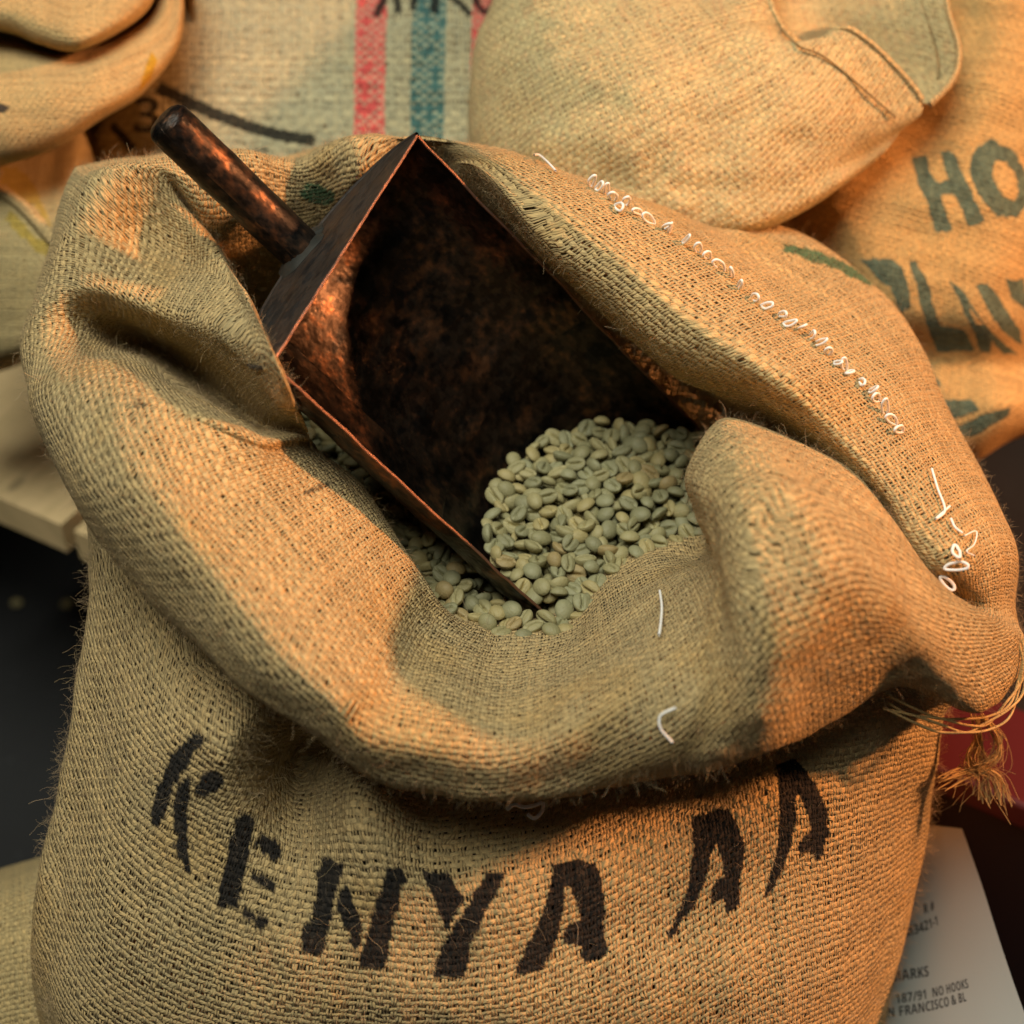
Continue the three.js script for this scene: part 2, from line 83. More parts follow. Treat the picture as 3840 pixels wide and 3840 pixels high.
// ---------- burlap cloth: one tile of woven yarns (colour + gaps, relief) ----------
const YARNS = 36, PITCH = 0.0030, TILE = YARNS * PITCH, TS = 1728, PX = TS / YARNS;
const clothColour = new Uint8Array(TS * TS * 4), clothRelief = new Uint8Array(TS * TS * 4);
{ // paired warp yarns (two to a cell) crossed by single weft yarns
  const nA = YARNS * 2, nB = YARNS, mk = (n, a, b) => { const r = []; for (let i = 0; i < n; i++) r.push(rr(a, b)); return r; };
  const wA = mk(nA, 0.16, 0.245), wB = mk(nB, 0.26, 0.45), tA = mk(nA, -1, 1), tB = mk(nB, -1, 1);
  const field = (n, f) => { const a = new Float32Array(n * TS); for (let i = 0; i < n; i++) for (let k = 0; k < TS; k++) a[i * TS + k] = f(i, k / PX); return a; };
  const wobA = field(nA, (i, u) => (fbm(u / 2, (i >> 1) * 7.3, 3, 2, 18) - 0.5) * 0.5 + (vn(u, i * 3.3, 5, 36) - 0.5) * 0.2), wobB = field(nB, (i, u) => (fbm(u / 2, i * 5.1, 9, 2, 18) - 0.5) * 0.7 + (vn(u, i * 2.7, 7, 36) - 0.5) * 0.15);
  const thA = field(nA, (i, u) => wA[i] * (0.76 + 0.42 * vn(u / 3, i * 3.7, 21, 12) + 0.22 * (fbm(u / 6, i / 12, 33, 2, 6) - 0.3))), thB = field(nB, (i, u) => wB[i] * (0.74 + 0.46 * vn(u / 3, i * 4.1, 25, 12) + 0.25 * (fbm(i / 6, u / 6, 35, 2, 6) - 0.3)));
  const toneA = field(nA, (i, u) => 0.6 * tA[i] + 1.2 * (vn(u / 2, i * 2.9, 27, 18) - 0.5)), toneB = field(nB, (i, u) => 0.6 * tB[i] + 1.2 * (vn(u / 2, i * 2.3, 29, 18) - 0.5));
  const R = [0, 0, 0];
  const yarn = (across, W, along, over, diag, id) => {
    const q = across / W; if (q > 1 || q < -1) return false;
    const round = Math.sqrt(1 - q * q), strand = Math.sin((along * 1.5 + q * diag * 0.55 + id * 0.37) * 6.2832), hair = vn(along * 3 + id * 13 + q * diag * 1.6, q * 4.5 + id * 5, 31);
    R[0] = 0.40 * round + 0.32 * over + 0.05 * strand * round + 0.10 * (hair - 0.5); R[1] = hair; R[2] = strand; return true;
  };
  for (let y = 0; y < TS; y++) for (let x = 0; x < TS; x++) {
    const U = x / PX, W = y / PX; let best = -9, bt = 0, bh = 0, bs = 0, kind = 0;
    const i0 = Math.floor(U), j0 = Math.floor(W);
    for (let di = -1; di <= 1; di++) for (let h = 0; h < 2; h++) {
      const i = (i0 + di + YARNS) % YARNS, n = i * 2 + h, a = U - (i0 + di) - (h ? 0.73 : 0.27) - wobA[n * TS + y];
      if (a > -0.4 && a < 0.4 && yarn(a, thA[n * TS + y], W, Math.cos((W - 0.5) * Math.PI) * (i % 2 ? -1 : 1), 1, n) && R[0] > best) { best = R[0]; bt = toneA[n * TS + y]; bh = R[1]; bs = R[2]; kind = 0; }
    }
    for (let dj = -1; dj <= 1; dj++) {
      const j = (j0 + dj + YARNS) % YARNS, b = W - (j0 + dj) - 0.5 - wobB[j * TS + x];
      if (b > -0.7 && b < 0.7 && yarn(b, thB[j * TS + x], U, -Math.cos((U - 0.5) * Math.PI) * (j % 2 ? -1 : 1), -1, j + 77) && R[0] > best) { best = R[0]; bt = toneB[j * TS + x]; bh = R[1]; bs = R[2]; kind = 1; }
    }
    const o = (y * TS + x) * 4;
    if (best <= -9) { clothColour[o] = 120; clothColour[o + 1] = 95; clothColour[o + 2] = 60; clothColour[o + 3] = 0; clothRelief[o] = clothRelief[o + 1] = clothRelief[o + 2] = 0; clothRelief[o + 3] = 255; continue; }
    const k = 1 + 0.13 * bt + 0.55 * (bh - 0.5) + 0.06 * bs + (kind ? 0.06 : -0.05), warm = 0.04 * bt + 0.06 * (bh - 0.5);
    clothColour[o] = toS(0.50 * k); clothColour[o + 1] = toS(0.362 * k * (1 - warm)); clothColour[o + 2] = toS(0.165 * k * (1 - 2.2 * warm)); clothColour[o + 3] = 255;
    const g = Math.max(0, Math.min(255, 100 + 190 * best)); clothRelief[o] = clothRelief[o + 1] = clothRelief[o + 2] = g; clothRelief[o + 3] = 255;
  }
}
const mkTex = (d, n, srgb) => { const t = new THREE.DataTexture(d, n, n, THREE.RGBAFormat); t.magFilter = THREE.LinearFilter; t.wrapS = t.wrapT = THREE.RepeatWrapping; if (srgb) t.colorSpace = THREE.SRGBColorSpace; t.needsUpdate = true; return t; };
const texCloth = mkTex(clothColour, TS, true), texRelief = mkTex(clothRelief, TS, false);
function burlap(bump, gaps = 0.5) { return new THREE.MeshStandardMaterial({ map: texCloth, bumpMap: texRelief, bumpScale: bump, roughness: 1, metalness: 0, vertexColors: true, alphaTest: gaps, side: THREE.DoubleSide }); }
const matSack = burlap(0.0024), matFar = burlap(0.0014, 0);

// ---------- main sack: closed loft through the stations ----------
const NET = [...SACK_A, ...SACK_B, ...SACK_C], K = NET.length, M = NET[0].length;
const cat = (a, b, c, d, f) => 0.5 * (2 * b + (c - a) * f + (2 * a - 5 * b + 4 * c - d) * f * f + (3 * b - a - 3 * c + d) * f * f * f);
function sackPoint(t, s, out = V()) {
  t = ((t % K) + K) % K; const i = Math.floor(t), f = t - i; s = Math.max(0, Math.min(M - 1.0001, s)); const j = Math.floor(s), g = s - j;
  const r = [0, 0, 0];
  for (let c = 0; c < 3; c++) {
    const q = [];
    for (let m = -1; m <= 2; m++) {
      const jj = j + m, at = (jv) => cat(NET[(i + K - 1) % K][jv][c], NET[i][jv][c], NET[(i + 1) % K][jv][c], NET[(i + 2) % K][jv][c], f);
      q.push(jj < 0 ? 2 * at(0) - at(1) : jj > M - 1 ? 2 * at(M - 1) - at(M - 2) : at(jj));
    }
    r[c] = cat(q[0], q[1], q[2], q[3], g) / 1000;
  }
  return out.set(r[0], r[1], r[2]);
}
function sackNormal(t, s) {
  const a = sackPoint(t + 0.04, s), b = sackPoint(t - 0.04, s), c = sackPoint(t, s + 0.03), d = sackPoint(t, s - 0.03);
  const n = a.sub(b).cross(c.sub(d)).normalize(); return n;
}
const inPoly = (p, x, y) => { let c = false; for (let i = 0, j = p.length - 1; i < p.length; j = i++) if ((p[i][1] > y) !== (p[j][1] > y) && x < (p[j][0] - p[i][0]) * (y - p[i][1]) / (p[j][1] - p[i][1]) + p[i][0]) c = !c; return c; };
const boxOf = (p) => [Math.min(...p.map((q) => q[0])), Math.max(...p.map((q) => q[0])), Math.min(...p.map((q) => q[1])), Math.max(...p.map((q) => q[1]))];
const inkBoxes = INK_STROKES.map(boxOf), greenBoxes = GREEN_MARKS.map(boxOf), darkBoxes = DARK_MARKS.map(boxOf);
const within = (polys, boxes, x, y) => { for (let i = 0; i < polys.length; i++) { const b = boxes[i]; if (x >= b[0] && x <= b[1] && y >= b[2] && y <= b[3] && inPoly(polys[i], x, y)) return true; } return false; };
const NT = 1180, SL = [];
for (let i = 0; i < 460; i++) SL.push(i / 459 * 10.25);
for (let i = 1; i <= 20; i++) SL.push(10.25 + i / 20 * (M - 1.001 - 10.25));
const NS = SL.length, TL = [];
{ // more columns around the front and the right, fewer at the back
  const w = []; let sum = 0; for (let i = 0; i < 2000; i++) { const t = i / 2000 * K; const q = (t > 11 && t < 20) ? 0.55 : 1; w.push(q); sum += q; }
  let acc = 0, k = 0; for (let i = 0; i < NT; i++) { const target = i / NT * sum; while (acc + w[k] < target) acc += w[k++]; TL.push((k + (target - acc) / w[k]) / 2000 * K); }
}
const bag = base('coffee_sack', V(0, 0, 0));
tag(bag, 'large open burlap sack with rolled rim and black letters, holding the coffee beans', 'sack');
{
  const P = new Float32Array((NT + 1) * NS * 3), col = new Float32Array((NT + 1) * NS * 3), uv = new Float32Array((NT + 1) * NS * 2), p = V();
  const at = (i, j) => (i * NS + j) * 3;
  for (let i = 0; i <= NT; i++) {
    const t = TL[i % NT];
    for (let j = 0; j < NS; j++) { sackPoint(t, SL[j], p); P[at(i, j)] = p.x; P[at(i, j) + 1] = p.y; P[at(i, j) + 2] = p.z; }
  }
  // rumples: small lumps along the normal
  const Q = P.slice(), a = V(), b = V(), n = V();
  for (let i = 0; i <= NT; i++) for (let j = 1; j < NS - 1; j++) {
    const i0 = (i % NT + NT - 1) % NT, i1 = (i + 1) % NT, o = at(i, j);
    a.set(P[at(i1, j)] - P[at(i0, j)], P[at(i1, j) + 1] - P[at(i0, j) + 1], P[at(i1, j) + 2] - P[at(i0, j) + 2]);
    b.set(P[at(i, j + 1)] - P[at(i, j - 1)], P[at(i, j + 1) + 1] - P[at(i, j - 1) + 1], P[at(i, j + 1) + 2] - P[at(i, j - 1) + 2]);
    n.crossVectors(a, b).normalize();
    const x = P[o] * 1000, y = P[o + 1] * 1000, z = P[o + 2] * 1000;
    const d = 0.0026 * (fbm((x + 0.4 * y) / 38, (z - 0.7 * y) / 38, 5, 2) - 0.5) + 0.0019 * (fbm((x - 0.3 * z) / 13, (y + 0.5 * z) / 13, 8, 2) - 0.5);
    Q[o] += n.x * d; Q[o + 1] += n.y * d; Q[o + 2] += n.z * d;
  }
  // cloth coordinates in metres, measured along the cloth both ways from the front
  const mid = Math.round(NT * 0.5), len = (o, q) => Math.hypot(Q[o] - Q[q], Q[o + 1] - Q[q + 1], Q[o + 2] - Q[q + 2]);
  let back = 0; while (TL[back] < 18.3) back++;
  const jc = SL.findIndex((s) => s > 4);
  for (let j = 0; j < NS; j++) {
    let u = 0; for (let i = 0; i <= back; i++) { if (i) u -= len(at(i, j), at(i - 1, j)); uv[(i * NS + j) * 2] = u; }
    u = 0; uv[(NT * NS + j) * 2] = 0; for (let i = NT - 1; i > back; i--) { u += len(at(i, j), at(i + 1, j)); uv[(i * NS + j) * 2] = u; }
  }
  for (let i = 0; i <= NT; i++) {
    let v = 0; for (let j = jc; j < NS; j++) { if (j > jc) v -= len(at(i, j), at(i, j - 1)); uv[(i * NS + j) * 2 + 1] = v; }
    v = 0; for (let j = jc - 1; j >= 0; j--) { v += len(at(i, j), at(i, j + 1)); uv[(i * NS + j) * 2 + 1] = v; }
  }
  { // relax the cloth coordinates so that lengths along both yarns and both diagonals are kept
    const order = []; for (let i = back + 1; i < NT; i++) order.push(i); for (let i = 0; i <= back; i++) order.push(i);
    const step = 5, ci = [], cj = []; for (let k = 0; k < order.length; k += step) ci.push(k); if (ci[ci.length - 1] !== order.length - 1) ci.push(order.length - 1);
    for (let j = 0; j < NS; j += step) cj.push(j); if (cj[cj.length - 1] !== NS - 1) cj.push(NS - 1);
    const A = ci.length, B = cj.length, X = new Float64Array(A * B * 2), D = [];
    const full = (a, c) => at(order[ci[a]], cj[c]);
    for (let a = 0; a < A; a++) for (let c = 0; c < B; c++) { const q = (order[ci[a]] * NS + cj[c]) * 2; X[(a * B + c) * 2] = uv[q]; X[(a * B + c) * 2 + 1] = uv[q + 1]; }
    const add = (a, c, a2, c2, w) => { if (a2 < A && c2 < B && c2 >= 0) D.push([(a * B + c) * 2, (a2 * B + c2) * 2, len(full(a, c), full(a2, c2)), w]); };
    for (let a = 0; a < A; a++) for (let c = 0; c < B; c++) { add(a, c, a + 1, c, 0.5); add(a, c, a, c + 1, 0.5); add(a, c, a + 1, c + 1, 0.3); add(a, c, a + 1, c - 1, 0.3); add(a, c, a + 3, c, 0.2); add(a, c, a, c + 3, 0.2); }
    for (let it = 0; it < 260; it++) for (const [p, q, L, w] of D) { const dx = X[q] - X[p], dy = X[q + 1] - X[p + 1], d = Math.hypot(dx, dy) + 1e-9, k = w * 0.5 * (d - L) / d; X[p] += dx * k; X[p + 1] += dy * k; X[q] -= dx * k; X[q + 1] -= dy * k; }
    for (let a = 0; a < A - 1; a++) for (let k = ci[a]; k <= ci[a + 1]; k++) for (let c = 0; c < B - 1; c++) for (let j = cj[c]; j <= cj[c + 1]; j++) {
      const f = (k - ci[a]) / (ci[a + 1] - ci[a]), g = (j - cj[c]) / (cj[c + 1] - cj[c]), q = (order[k] * NS + j) * 2;
      for (let m = 0; m < 2; m++) uv[q + m] = (X[(a * B + c) * 2 + m] * (1 - f) + X[((a + 1) * B + c) * 2 + m] * f) * (1 - g) + (X[(a * B + c + 1) * 2 + m] * (1 - f) + X[((a + 1) * B + c + 1) * 2 + m] * f) * g;
    }
    for (let j = 0; j < NS; j++) { uv[(NT * NS + j) * 2] = uv[j * 2]; uv[(NT * NS + j) * 2 + 1] = uv[j * 2 + 1]; }
  }
  for (let i = 0; i <= NT; i++) for (let j = 0; j < NS; j++) {
    const o = at(i, j), s = SL[j]; let t = TL[i % NT]; const u = uv[(i * NS + j) * 2], v = uv[(i * NS + j) * 2 + 1];
    const ts = t > K / 2 ? t - K : t;
    const jt = (vn(u * 700, v * 700, 41) - 0.5) * 0.03 + (vn(u * 260, v * 260, 43) - 0.5) * 0.07, js = (vn(u * 700, v * 700, 45) - 0.5) * 0.02 + (vn(u * 260, v * 260, 47) - 0.5) * 0.04;
    let r = 1, g = 1, bl = 1;
    const m1 = fbm(u * 14, v * 14, 61, 3) - 0.5, m2 = fbm(u * 60, v * 60, 71, 2) - 0.5, m3 = sst(0.62, 0.75, fbm(u * 22 + 9, v * 22, 81, 3));
    r *= 1 + 0.16 * m1 + 0.14 * m2; g *= 1 + 0.10 * m1 + 0.13 * m2 - 0.05 * m3; bl *= 1 + 0.02 * m1 + 0.12 * m2 - 0.14 * m3;
    if (s > 7 && within(INK_STROKES, inkBoxes, ts + jt, s + js)) { const w = 0.016 + 0.11 * Math.pow(vn(u * 900, v * 900, 95), 4); r = w; g = w * 1.02; bl = w * 1.5; }
    else if (within(GREEN_MARKS, greenBoxes, ts + jt, s + js)) { r *= 0.16; g *= 0.42; bl *= 0.42; }
    else if (within(DARK_MARKS, darkBoxes, ts + jt, s + js)) { const w = vn(u * 1200, v * 1200, 97) > 0.4 ? 0.25 : 0.8; r *= w; g *= w; bl *= w; }
    col[o] = r; col[o + 1] = g; col[o + 2] = bl;
  }
  for (let k = 0; k < uv.length; k++) uv[k] /= TILE;
  const idx = [], hole = (i, j) => { const t = TL[i % NT], s = SL[j]; return Math.hypot((t - HOLE_SPOT[0]) * 36, (s - HOLE_SPOT[1]) * 22) < 4.2 + 1.6 * vn(t * 9, s * 7, 99); };
  for (let i = 0; i < NT; i++) for (let j = 0; j < NS - 1; j++) { if (hole(i, j)) continue; const q = i * NS + j; idx.push(q, q + NS, q + 1, q + 1, q + NS, q + NS + 1); }
  const g = new THREE.BufferGeometry(); g.setAttribute('position', new THREE.BufferAttribute(Q, 3)); g.setAttribute('uv', new THREE.BufferAttribute(uv, 2)); g.setAttribute('color', new THREE.BufferAttribute(col, 3)); g.setIndex(idx);
  g.computeVertexNormals();
  mesh('fabric', g, matSack, bag);
}

for (const [dt, bow] of [[-0.045, 0.0012], [0.05, -0.0008], [0.085, 0.003]]) { // yarns left standing across the torn hole
  const pts = []; for (let i = 0; i <= 6; i++) { const k = i / 6 - 0.5, t = HOLE_SPOT[0] + dt + bow * 20 * (0.25 - k * k), s = HOLE_SPOT[1] + k * 0.5, n = sackNormal(t, s), p = sackPoint(t, s); if (n.dot(V().subVectors(camera.position, p)) < 0) n.negate(); pts.push(p.addScaledVector(n, 0.0006 + 0.004 * bow * 300 * (0.25 - k * k))); }
  const g = new THREE.TubeGeometry(new THREE.CatmullRomCurve3(pts), 24, 0.0006, 7); g.setAttribute('color', new THREE.BufferAttribute(new Float32Array(g.attributes.position.count * 3).fill(1), 3)); const u = g.attributes.uv; for (let i = 0; i < u.count; i++) u.setXY(i, u.getX(i) * 0.12, 0.011 + u.getY(i) * 0.012);
  mesh('loose_yarn', g, matFar, bag);
}

// ---------- copper scoop ----------
const SA = V(-0.039894, 0.146128, -0.074588), SB = V(-0.091335, 0.116207, 0.044841), AX = V(0.659, -0.746, 0.097).normalize(), AN = V(0.646, 0.627, 0.435).normalize();
const AE = V().crossVectors(AN, AX).normalize(); if (AE.dot(V().subVectors(SA, SB)) < 0) AE.negate();
const SM = V().addVectors(SA, SB).multiplyScalar(0.5), RW = 0.0667, RD = 0.0465, SLEN = 0.228;
const scoopLocal = (p) => { const d = V().subVectors(p, SM); return [d.dot(AE), d.dot(AN), d.dot(AX)]; };
const copperTex = (dark, s0, gain = 1) => dtex(512, 512, (x, y, c) => {
  const a = fbm(x / 70, y / 70, s0, 5), b = fbm(x / 14, y / 14, s0 + 40, 4), e = fbm(x / 5, y / 36, s0 + 70, 3);
  const k = sst(0.36, 0.66, a * 0.5 + b * 0.5 + dark), f = sst(0.54, 0.66, b + 0.5 * (a - 0.5)), z = sst(0.58, 0.68, fbm(x / 40 + 9, y / 40, s0 + 90, 4));
  let R = 0.20 * (1 - k) + 0.05 * k, G = 0.095 * (1 - k) + 0.036 * k, B = 0.048 * (1 - k) + 0.027 * k; const m = gain * (0.8 + 0.4 * e - 0.4 * f);
  R += (0.014 - R) * 0.75 * z; G += (0.015 - G) * 0.75 * z; B += (0.016 - B) * 0.75 * z;
  c[0] = toS(R * m); c[1] = toS(G * m); c[2] = toS(B * m);
}, true);
const scoopRough = dtex(256, 256, (x, y, c) => { const v = 90 + 130 * fbm(x / 30, y / 30, 7, 4); c[0] = c[1] = c[2] = v; }, false);
const scoopBump = dtex(256, 256, (x, y, c) => { const v = 255 * (0.6 * fbm(x / 40, y / 40, 17, 3) + 0.4 * fbm(x / 5, y / 5, 19, 2)); c[0] = c[1] = c[2] = v; }, false);
const matTrough = new THREE.MeshStandardMaterial({ map: copperTex(0.15, 101), roughnessMap: scoopRough, roughness: 0.62, metalness: 0.92, bumpMap: scoopBump, bumpScale: 0.0006, side: THREE.DoubleSide });
const matPlate = new THREE.MeshStandardMaterial({ map: copperTex(0.3, 131, 0.8), roughnessMap: scoopRough, roughness: 1.0, metalness: 0.35, bumpMap: scoopBump, bumpScale: 0.0004, side: THREE.DoubleSide });
const matHandle = new THREE.MeshStandardMaterial({ map: copperTex(0.12, 151, 0.75), roughnessMap: scoopRough, roughness: 0.75, metalness: 0.8, bumpMap: scoopBump, bumpScale: 0.0005 });
const matEdge = new THREE.MeshStandardMaterial({ color: new THREE.Color(0.30, 0.16, 0.11), roughness: 0.5, metalness: 0.9, bumpMap: scoopBump, bumpScale: 0.0004 });
const scoop = base('copper_scoop', SM.clone());
tag(scoop, 'dark tarnished copper flour scoop with round handle, half buried in green coffee beans', 'scoop');
const sl = (e, n, d) => V().addScaledVector(AE, e).addScaledVector(AN, n).addScaledVector(AX, d);
const wobble = (d, s) => 0.0011 * (vn(d * 45, s, 201) - 0.5) + 0.0006 * (vn(d * 160, s, 203) - 0.5);
{
  const pos = [], uv = [], idx = [], NA = 64, NL = 90;
  const ring = (off) => { for (let i = 0; i <= NA; i++) for (let j = 0; j <= NL; j++) { const a = i / NA * Math.PI, d = j / NL * SLEN, q = sl((RW + off + wobble(d, 3)) * Math.cos(a), -(RD + off) * Math.sin(a) + wobble(d, i < NA / 2 ? 1 : 9) , d); pos.push(q.x, q.y, q.z); uv.push(i / NA * 1.6, j / NL * 2); } };
  ring(0); ring(0.0011);
  const q = (i, j) => i * (NL + 1) + j, N1 = (NA + 1) * (NL + 1);
  for (let i = 0; i < NA; i++) for (let j = 0; j < NL; j++) { idx.push(q(i, j), q(i, j + 1), q(i + 1, j), q(i + 1, j), q(i, j + 1), q(i + 1, j + 1)); idx.push(N1 + q(i, j), N1 + q(i + 1, j), N1 + q(i, j + 1), N1 + q(i + 1, j), N1 + q(i + 1, j + 1), N1 + q(i, j + 1)); }
  const g = new THREE.BufferGeometry(); g.setAttribute('position', new THREE.Float32BufferAttribute(pos, 3)); g.setAttribute('uv', new THREE.Float32BufferAttribute(uv, 2)); g.setIndex(idx); g.computeVertexNormals();
  mesh('trough', g, matTrough, scoop);
  // end plate with a low rolled flange along its curved edge
  const pp = [], pu = [], pi = []; const NR = 14;
  for (let k = 0; k < 2; k++) for (let i = 0; i <= NA; i++) for (let j = 0; j <= NR; j++) { const a = i / NA * Math.PI, r = j / NR; const w = sl(RW * Math.cos(a), -RD * Math.sin(a), 0).multiplyScalar(r); w.addScaledVector(AX, k ? -0.0012 : 0.0002); w.addScaledVector(AN, wobble(Math.cos(a) * 0.06, 31) * (1 - r * Math.sin(a))); pp.push(w.x, w.y, w.z); pu.push(0.5 + 0.5 * r * Math.cos(a), 0.6 * r * Math.sin(a)); }
  const N2 = (NA + 1) * (NR + 1), q2 = (i, j) => i * (NR + 1) + j;
  for (let i = 0; i < NA; i++) for (let j = 0; j < NR; j++) { pi.push(q2(i, j), q2(i, j + 1), q2(i + 1, j), q2(i + 1, j), q2(i, j + 1), q2(i + 1, j + 1)); pi.push(N2 + q2(i, j), N2 + q2(i + 1, j), N2 + q2(i, j + 1), N2 + q2(i + 1, j), N2 + q2(i + 1, j + 1), N2 + q2(i, j + 1)); }
  const g2 = new THREE.BufferGeometry(); g2.setAttribute('position', new THREE.Float32BufferAttribute(pp, 3)); g2.setAttribute('uv', new THREE.Float32BufferAttribute(pu, 2)); g2.setIndex(pi); g2.computeVertexNormals();
  mesh('back_plate', g2, matPlate, scoop);
  const line = (n, f) => { const pts = []; for (let i = 0; i <= n; i++) pts.push(f(i / n)); return new THREE.CatmullRomCurve3(pts); };
  const tube = (c, r, n = 80) => new THREE.TubeGeometry(c, n, r, 7, false);
  mesh('rim', tube(line(40, (k) => { const d = k * SLEN; return sl(RW + 0.0005 + wobble(d, 3), wobble(d, 1) + 0.0002, d); }), 0.00065), matEdge, scoop);
  mesh('rim', tube(line(40, (k) => { const d = k * SLEN; return sl(-RW - 0.0005 - wobble(d, 3), wobble(d, 9) + 0.0002, d); }), 0.00065), matEdge, scoop);
  mesh('rim', tube(line(40, (k) => { const e = RW * (1 - 2 * k); return sl(e, wobble(e * 0.9, 31) + 0.0002, -0.0005); }), 0.0007), matEdge, scoop);
  mesh('flange', tube(line(60, (k) => sl((RW + 0.0008) * Math.cos(k * Math.PI), -(RD + 0.0008) * Math.sin(k * Math.PI), -0.0008)), 0.0011, 120), matPlate, scoop);
  // handle: a hammered tube closed by a rounded end
  const hb = V(-0.088867, 0.10646, -0.046802).sub(SM), he = V(-0.139766, 0.164049, -0.054297).sub(SM), hl = hb.distanceTo(he) + 0.004, prof = [];
  const R0 = 0.0098;
  prof.push(new THREE.Vector2(0.0001, -0.006)); prof.push(new THREE.Vector2(R0, -0.006));
  for (let i = 0; i <= 30; i++) prof.push(new THREE.Vector2(R0 + 0.0004 * (vn(i * 0.6, 1, 301) - 0.5), (hl - 0.006) * i / 30));
  for (let i = 1; i <= 10; i++) { const a = i / 10 * Math.PI / 2; prof.push(new THREE.Vector2(Math.max(0.0001, R0 - 0.0055 + 0.0055 * Math.cos(a)), hl - 0.006 + 0.0055 * Math.sin(a))); }
  prof.push(new THREE.Vector2(0.0001, hl - 0.0002));
  const hg = new THREE.LatheGeometry(prof, 48);
  { const u = hg.attributes.uv; for (let i = 0; i < u.count; i++) u.setXY(i, u.getX(i) * 0.7, u.getY(i) * 0.9); const hp = hg.attributes.position; for (let i = 0; i < hp.count; i++) { const x = hp.getX(i), y = hp.getY(i), z = hp.getZ(i), a = Math.atan2(z, x), d = 1 + 0.05 * (fbm(a * 1.3 + 5, y * 90, 305, 3) - 0.5); if (i < hp.count - 41 || true) hp.setXYZ(i, x * (Math.abs(a) > 3.1 ? 1 : d), y, z * (Math.abs(a) > 3.1 ? 1 : d)); } hg.computeVertexNormals(); }
  const hd = mesh('handle', hg, matHandle, scoop); hd.position.copy(hb); hd.quaternion.setFromUnitVectors(V(0, 1, 0), he.clone().sub(hb).normalize());
  // lead-grey solder smeared around the joint
  const sp = [], si = []; const NB = 40;
  const hc = scoopLocal(hb.clone().add(SM));
  for (let j = 0; j <= 6; j++) for (let i = 0; i < NB; i++) { const a = i / NB * 6.2832, e0 = (0.0135 + 0.007 * (fbm(Math.cos(a) * 2 + 5, Math.sin(a) * 2 + 5, 311, 2) - 0.4)) * j / 6, q3 = sl(hc[0] + e0 * Math.cos(a) * 1.15, Math.min(-0.004, hc[1] + e0 * Math.sin(a) * 0.9), -0.0013 - 0.0034 * (1 - (j / 6) ** 2) - 0.0008 * (vn(i, j, 313) - 0.5) * (j < 6 ? 1 : 0)); sp.push(q3.x, q3.y, q3.z); if (j) { const a0 = (j - 1) * NB + i, b0 = (j - 1) * NB + (i + 1) % NB; si.push(a0, b0, a0 + NB, b0, b0 + NB, a0 + NB); } }
  const sg = new THREE.BufferGeometry(); sg.setAttribute('position', new THREE.Float32BufferAttribute(sp, 3)); sg.setIndex(si); sg.computeVertexNormals();
  mesh('solder', sg, new THREE.MeshStandardMaterial({ color: new THREE.Color(0.06, 0.06, 0.052), metalness: 0.7, roughness: 0.5, bumpMap: scoopBump, bumpScale: 0.0006, side: THREE.DoubleSide }), scoop);
}

// ---------- coffee beans ----------
function beanGeometry(s, nu = 26, nv = 18) {
  const g = new THREE.SphereGeometry(1, nu, nv), p = g.attributes.position, c = [];
  const lx = 0.0046 * (0.93 + 0.16 * h2(s, 1, 5)), lz = 0.0039 * (0.93 + 0.14 * h2(s, 2, 5)), ly = 0.0031 * (0.9 + 0.2 * h2(s, 3, 5)), bend = (h2(s, 4, 5) - 0.5) * 0.5;
  for (let i = 0; i < p.count; i++) {
    let x = p.getZ(i), y = p.getY(i), z = p.getX(i);            // long axis x, flat side +y
    let groove = 0;
    if (y > 0) {
      const path = z + bend * 0.25 * Math.sin(x * 2.6);
      groove = Math.exp(-(path * path) / 0.009) * sst(1.0, 0.8, Math.abs(x));
      y = y * 0.42 + 0.10 * sst(0, 0.4, Math.abs(z)) * (1 - z * z - x * x * 0.6) * Math.sqrt(Math.max(0, y)) - groove * 0.62;
    }
    const taper = 1 - 0.07 * x;
    p.setXYZ(i, x * lx, y * ly, z * lz * taper);
    const k = 1 + groove * 0.3 + 0.14 * (fbm(x * 3 + s, z * 3, 401, 2) - 0.5); c.push(k, k * (1 - 0.02 * groove), k * (1 - 0.05 * groove));
  }
  g.setAttribute('color', new THREE.Float32BufferAttribute(c, 3)); g.computeVertexNormals(); return g;
}
const beanGeos = [1, 2, 3, 4, 5, 6].map((s) => beanGeometry(s));
const beanBump = dtex(128, 128, (x, y, c) => { const v = 255 * fbm(x / 5, y / 9, 421, 3); c[0] = c[1] = c[2] = v; }, false);
const beanMats = [[0.285, 0.255, 0.12], [0.245, 0.225, 0.108], [0.32, 0.28, 0.13], [0.215, 0.205, 0.105], [0.34, 0.28, 0.12], [0.255, 0.245, 0.13], [0.30, 0.225, 0.095]].map((c) => new THREE.MeshStandardMaterial({ color: new THREE.Color(...c), roughness: 0.62, vertexColors: true, bumpMap: beanBump, bumpScale: 0.00025 }));
const bedHeight = (x, z) => 0.002 + 0.0115 * Math.exp(-(((x - 0.045) / 0.06) ** 2 + ((z + 0.032) / 0.045) ** 2)) - 0.008 * sst(-0.03, -0.075, x) + 0.002 * (fbm(x * 60, z * 60, 431, 2) - 0.5);
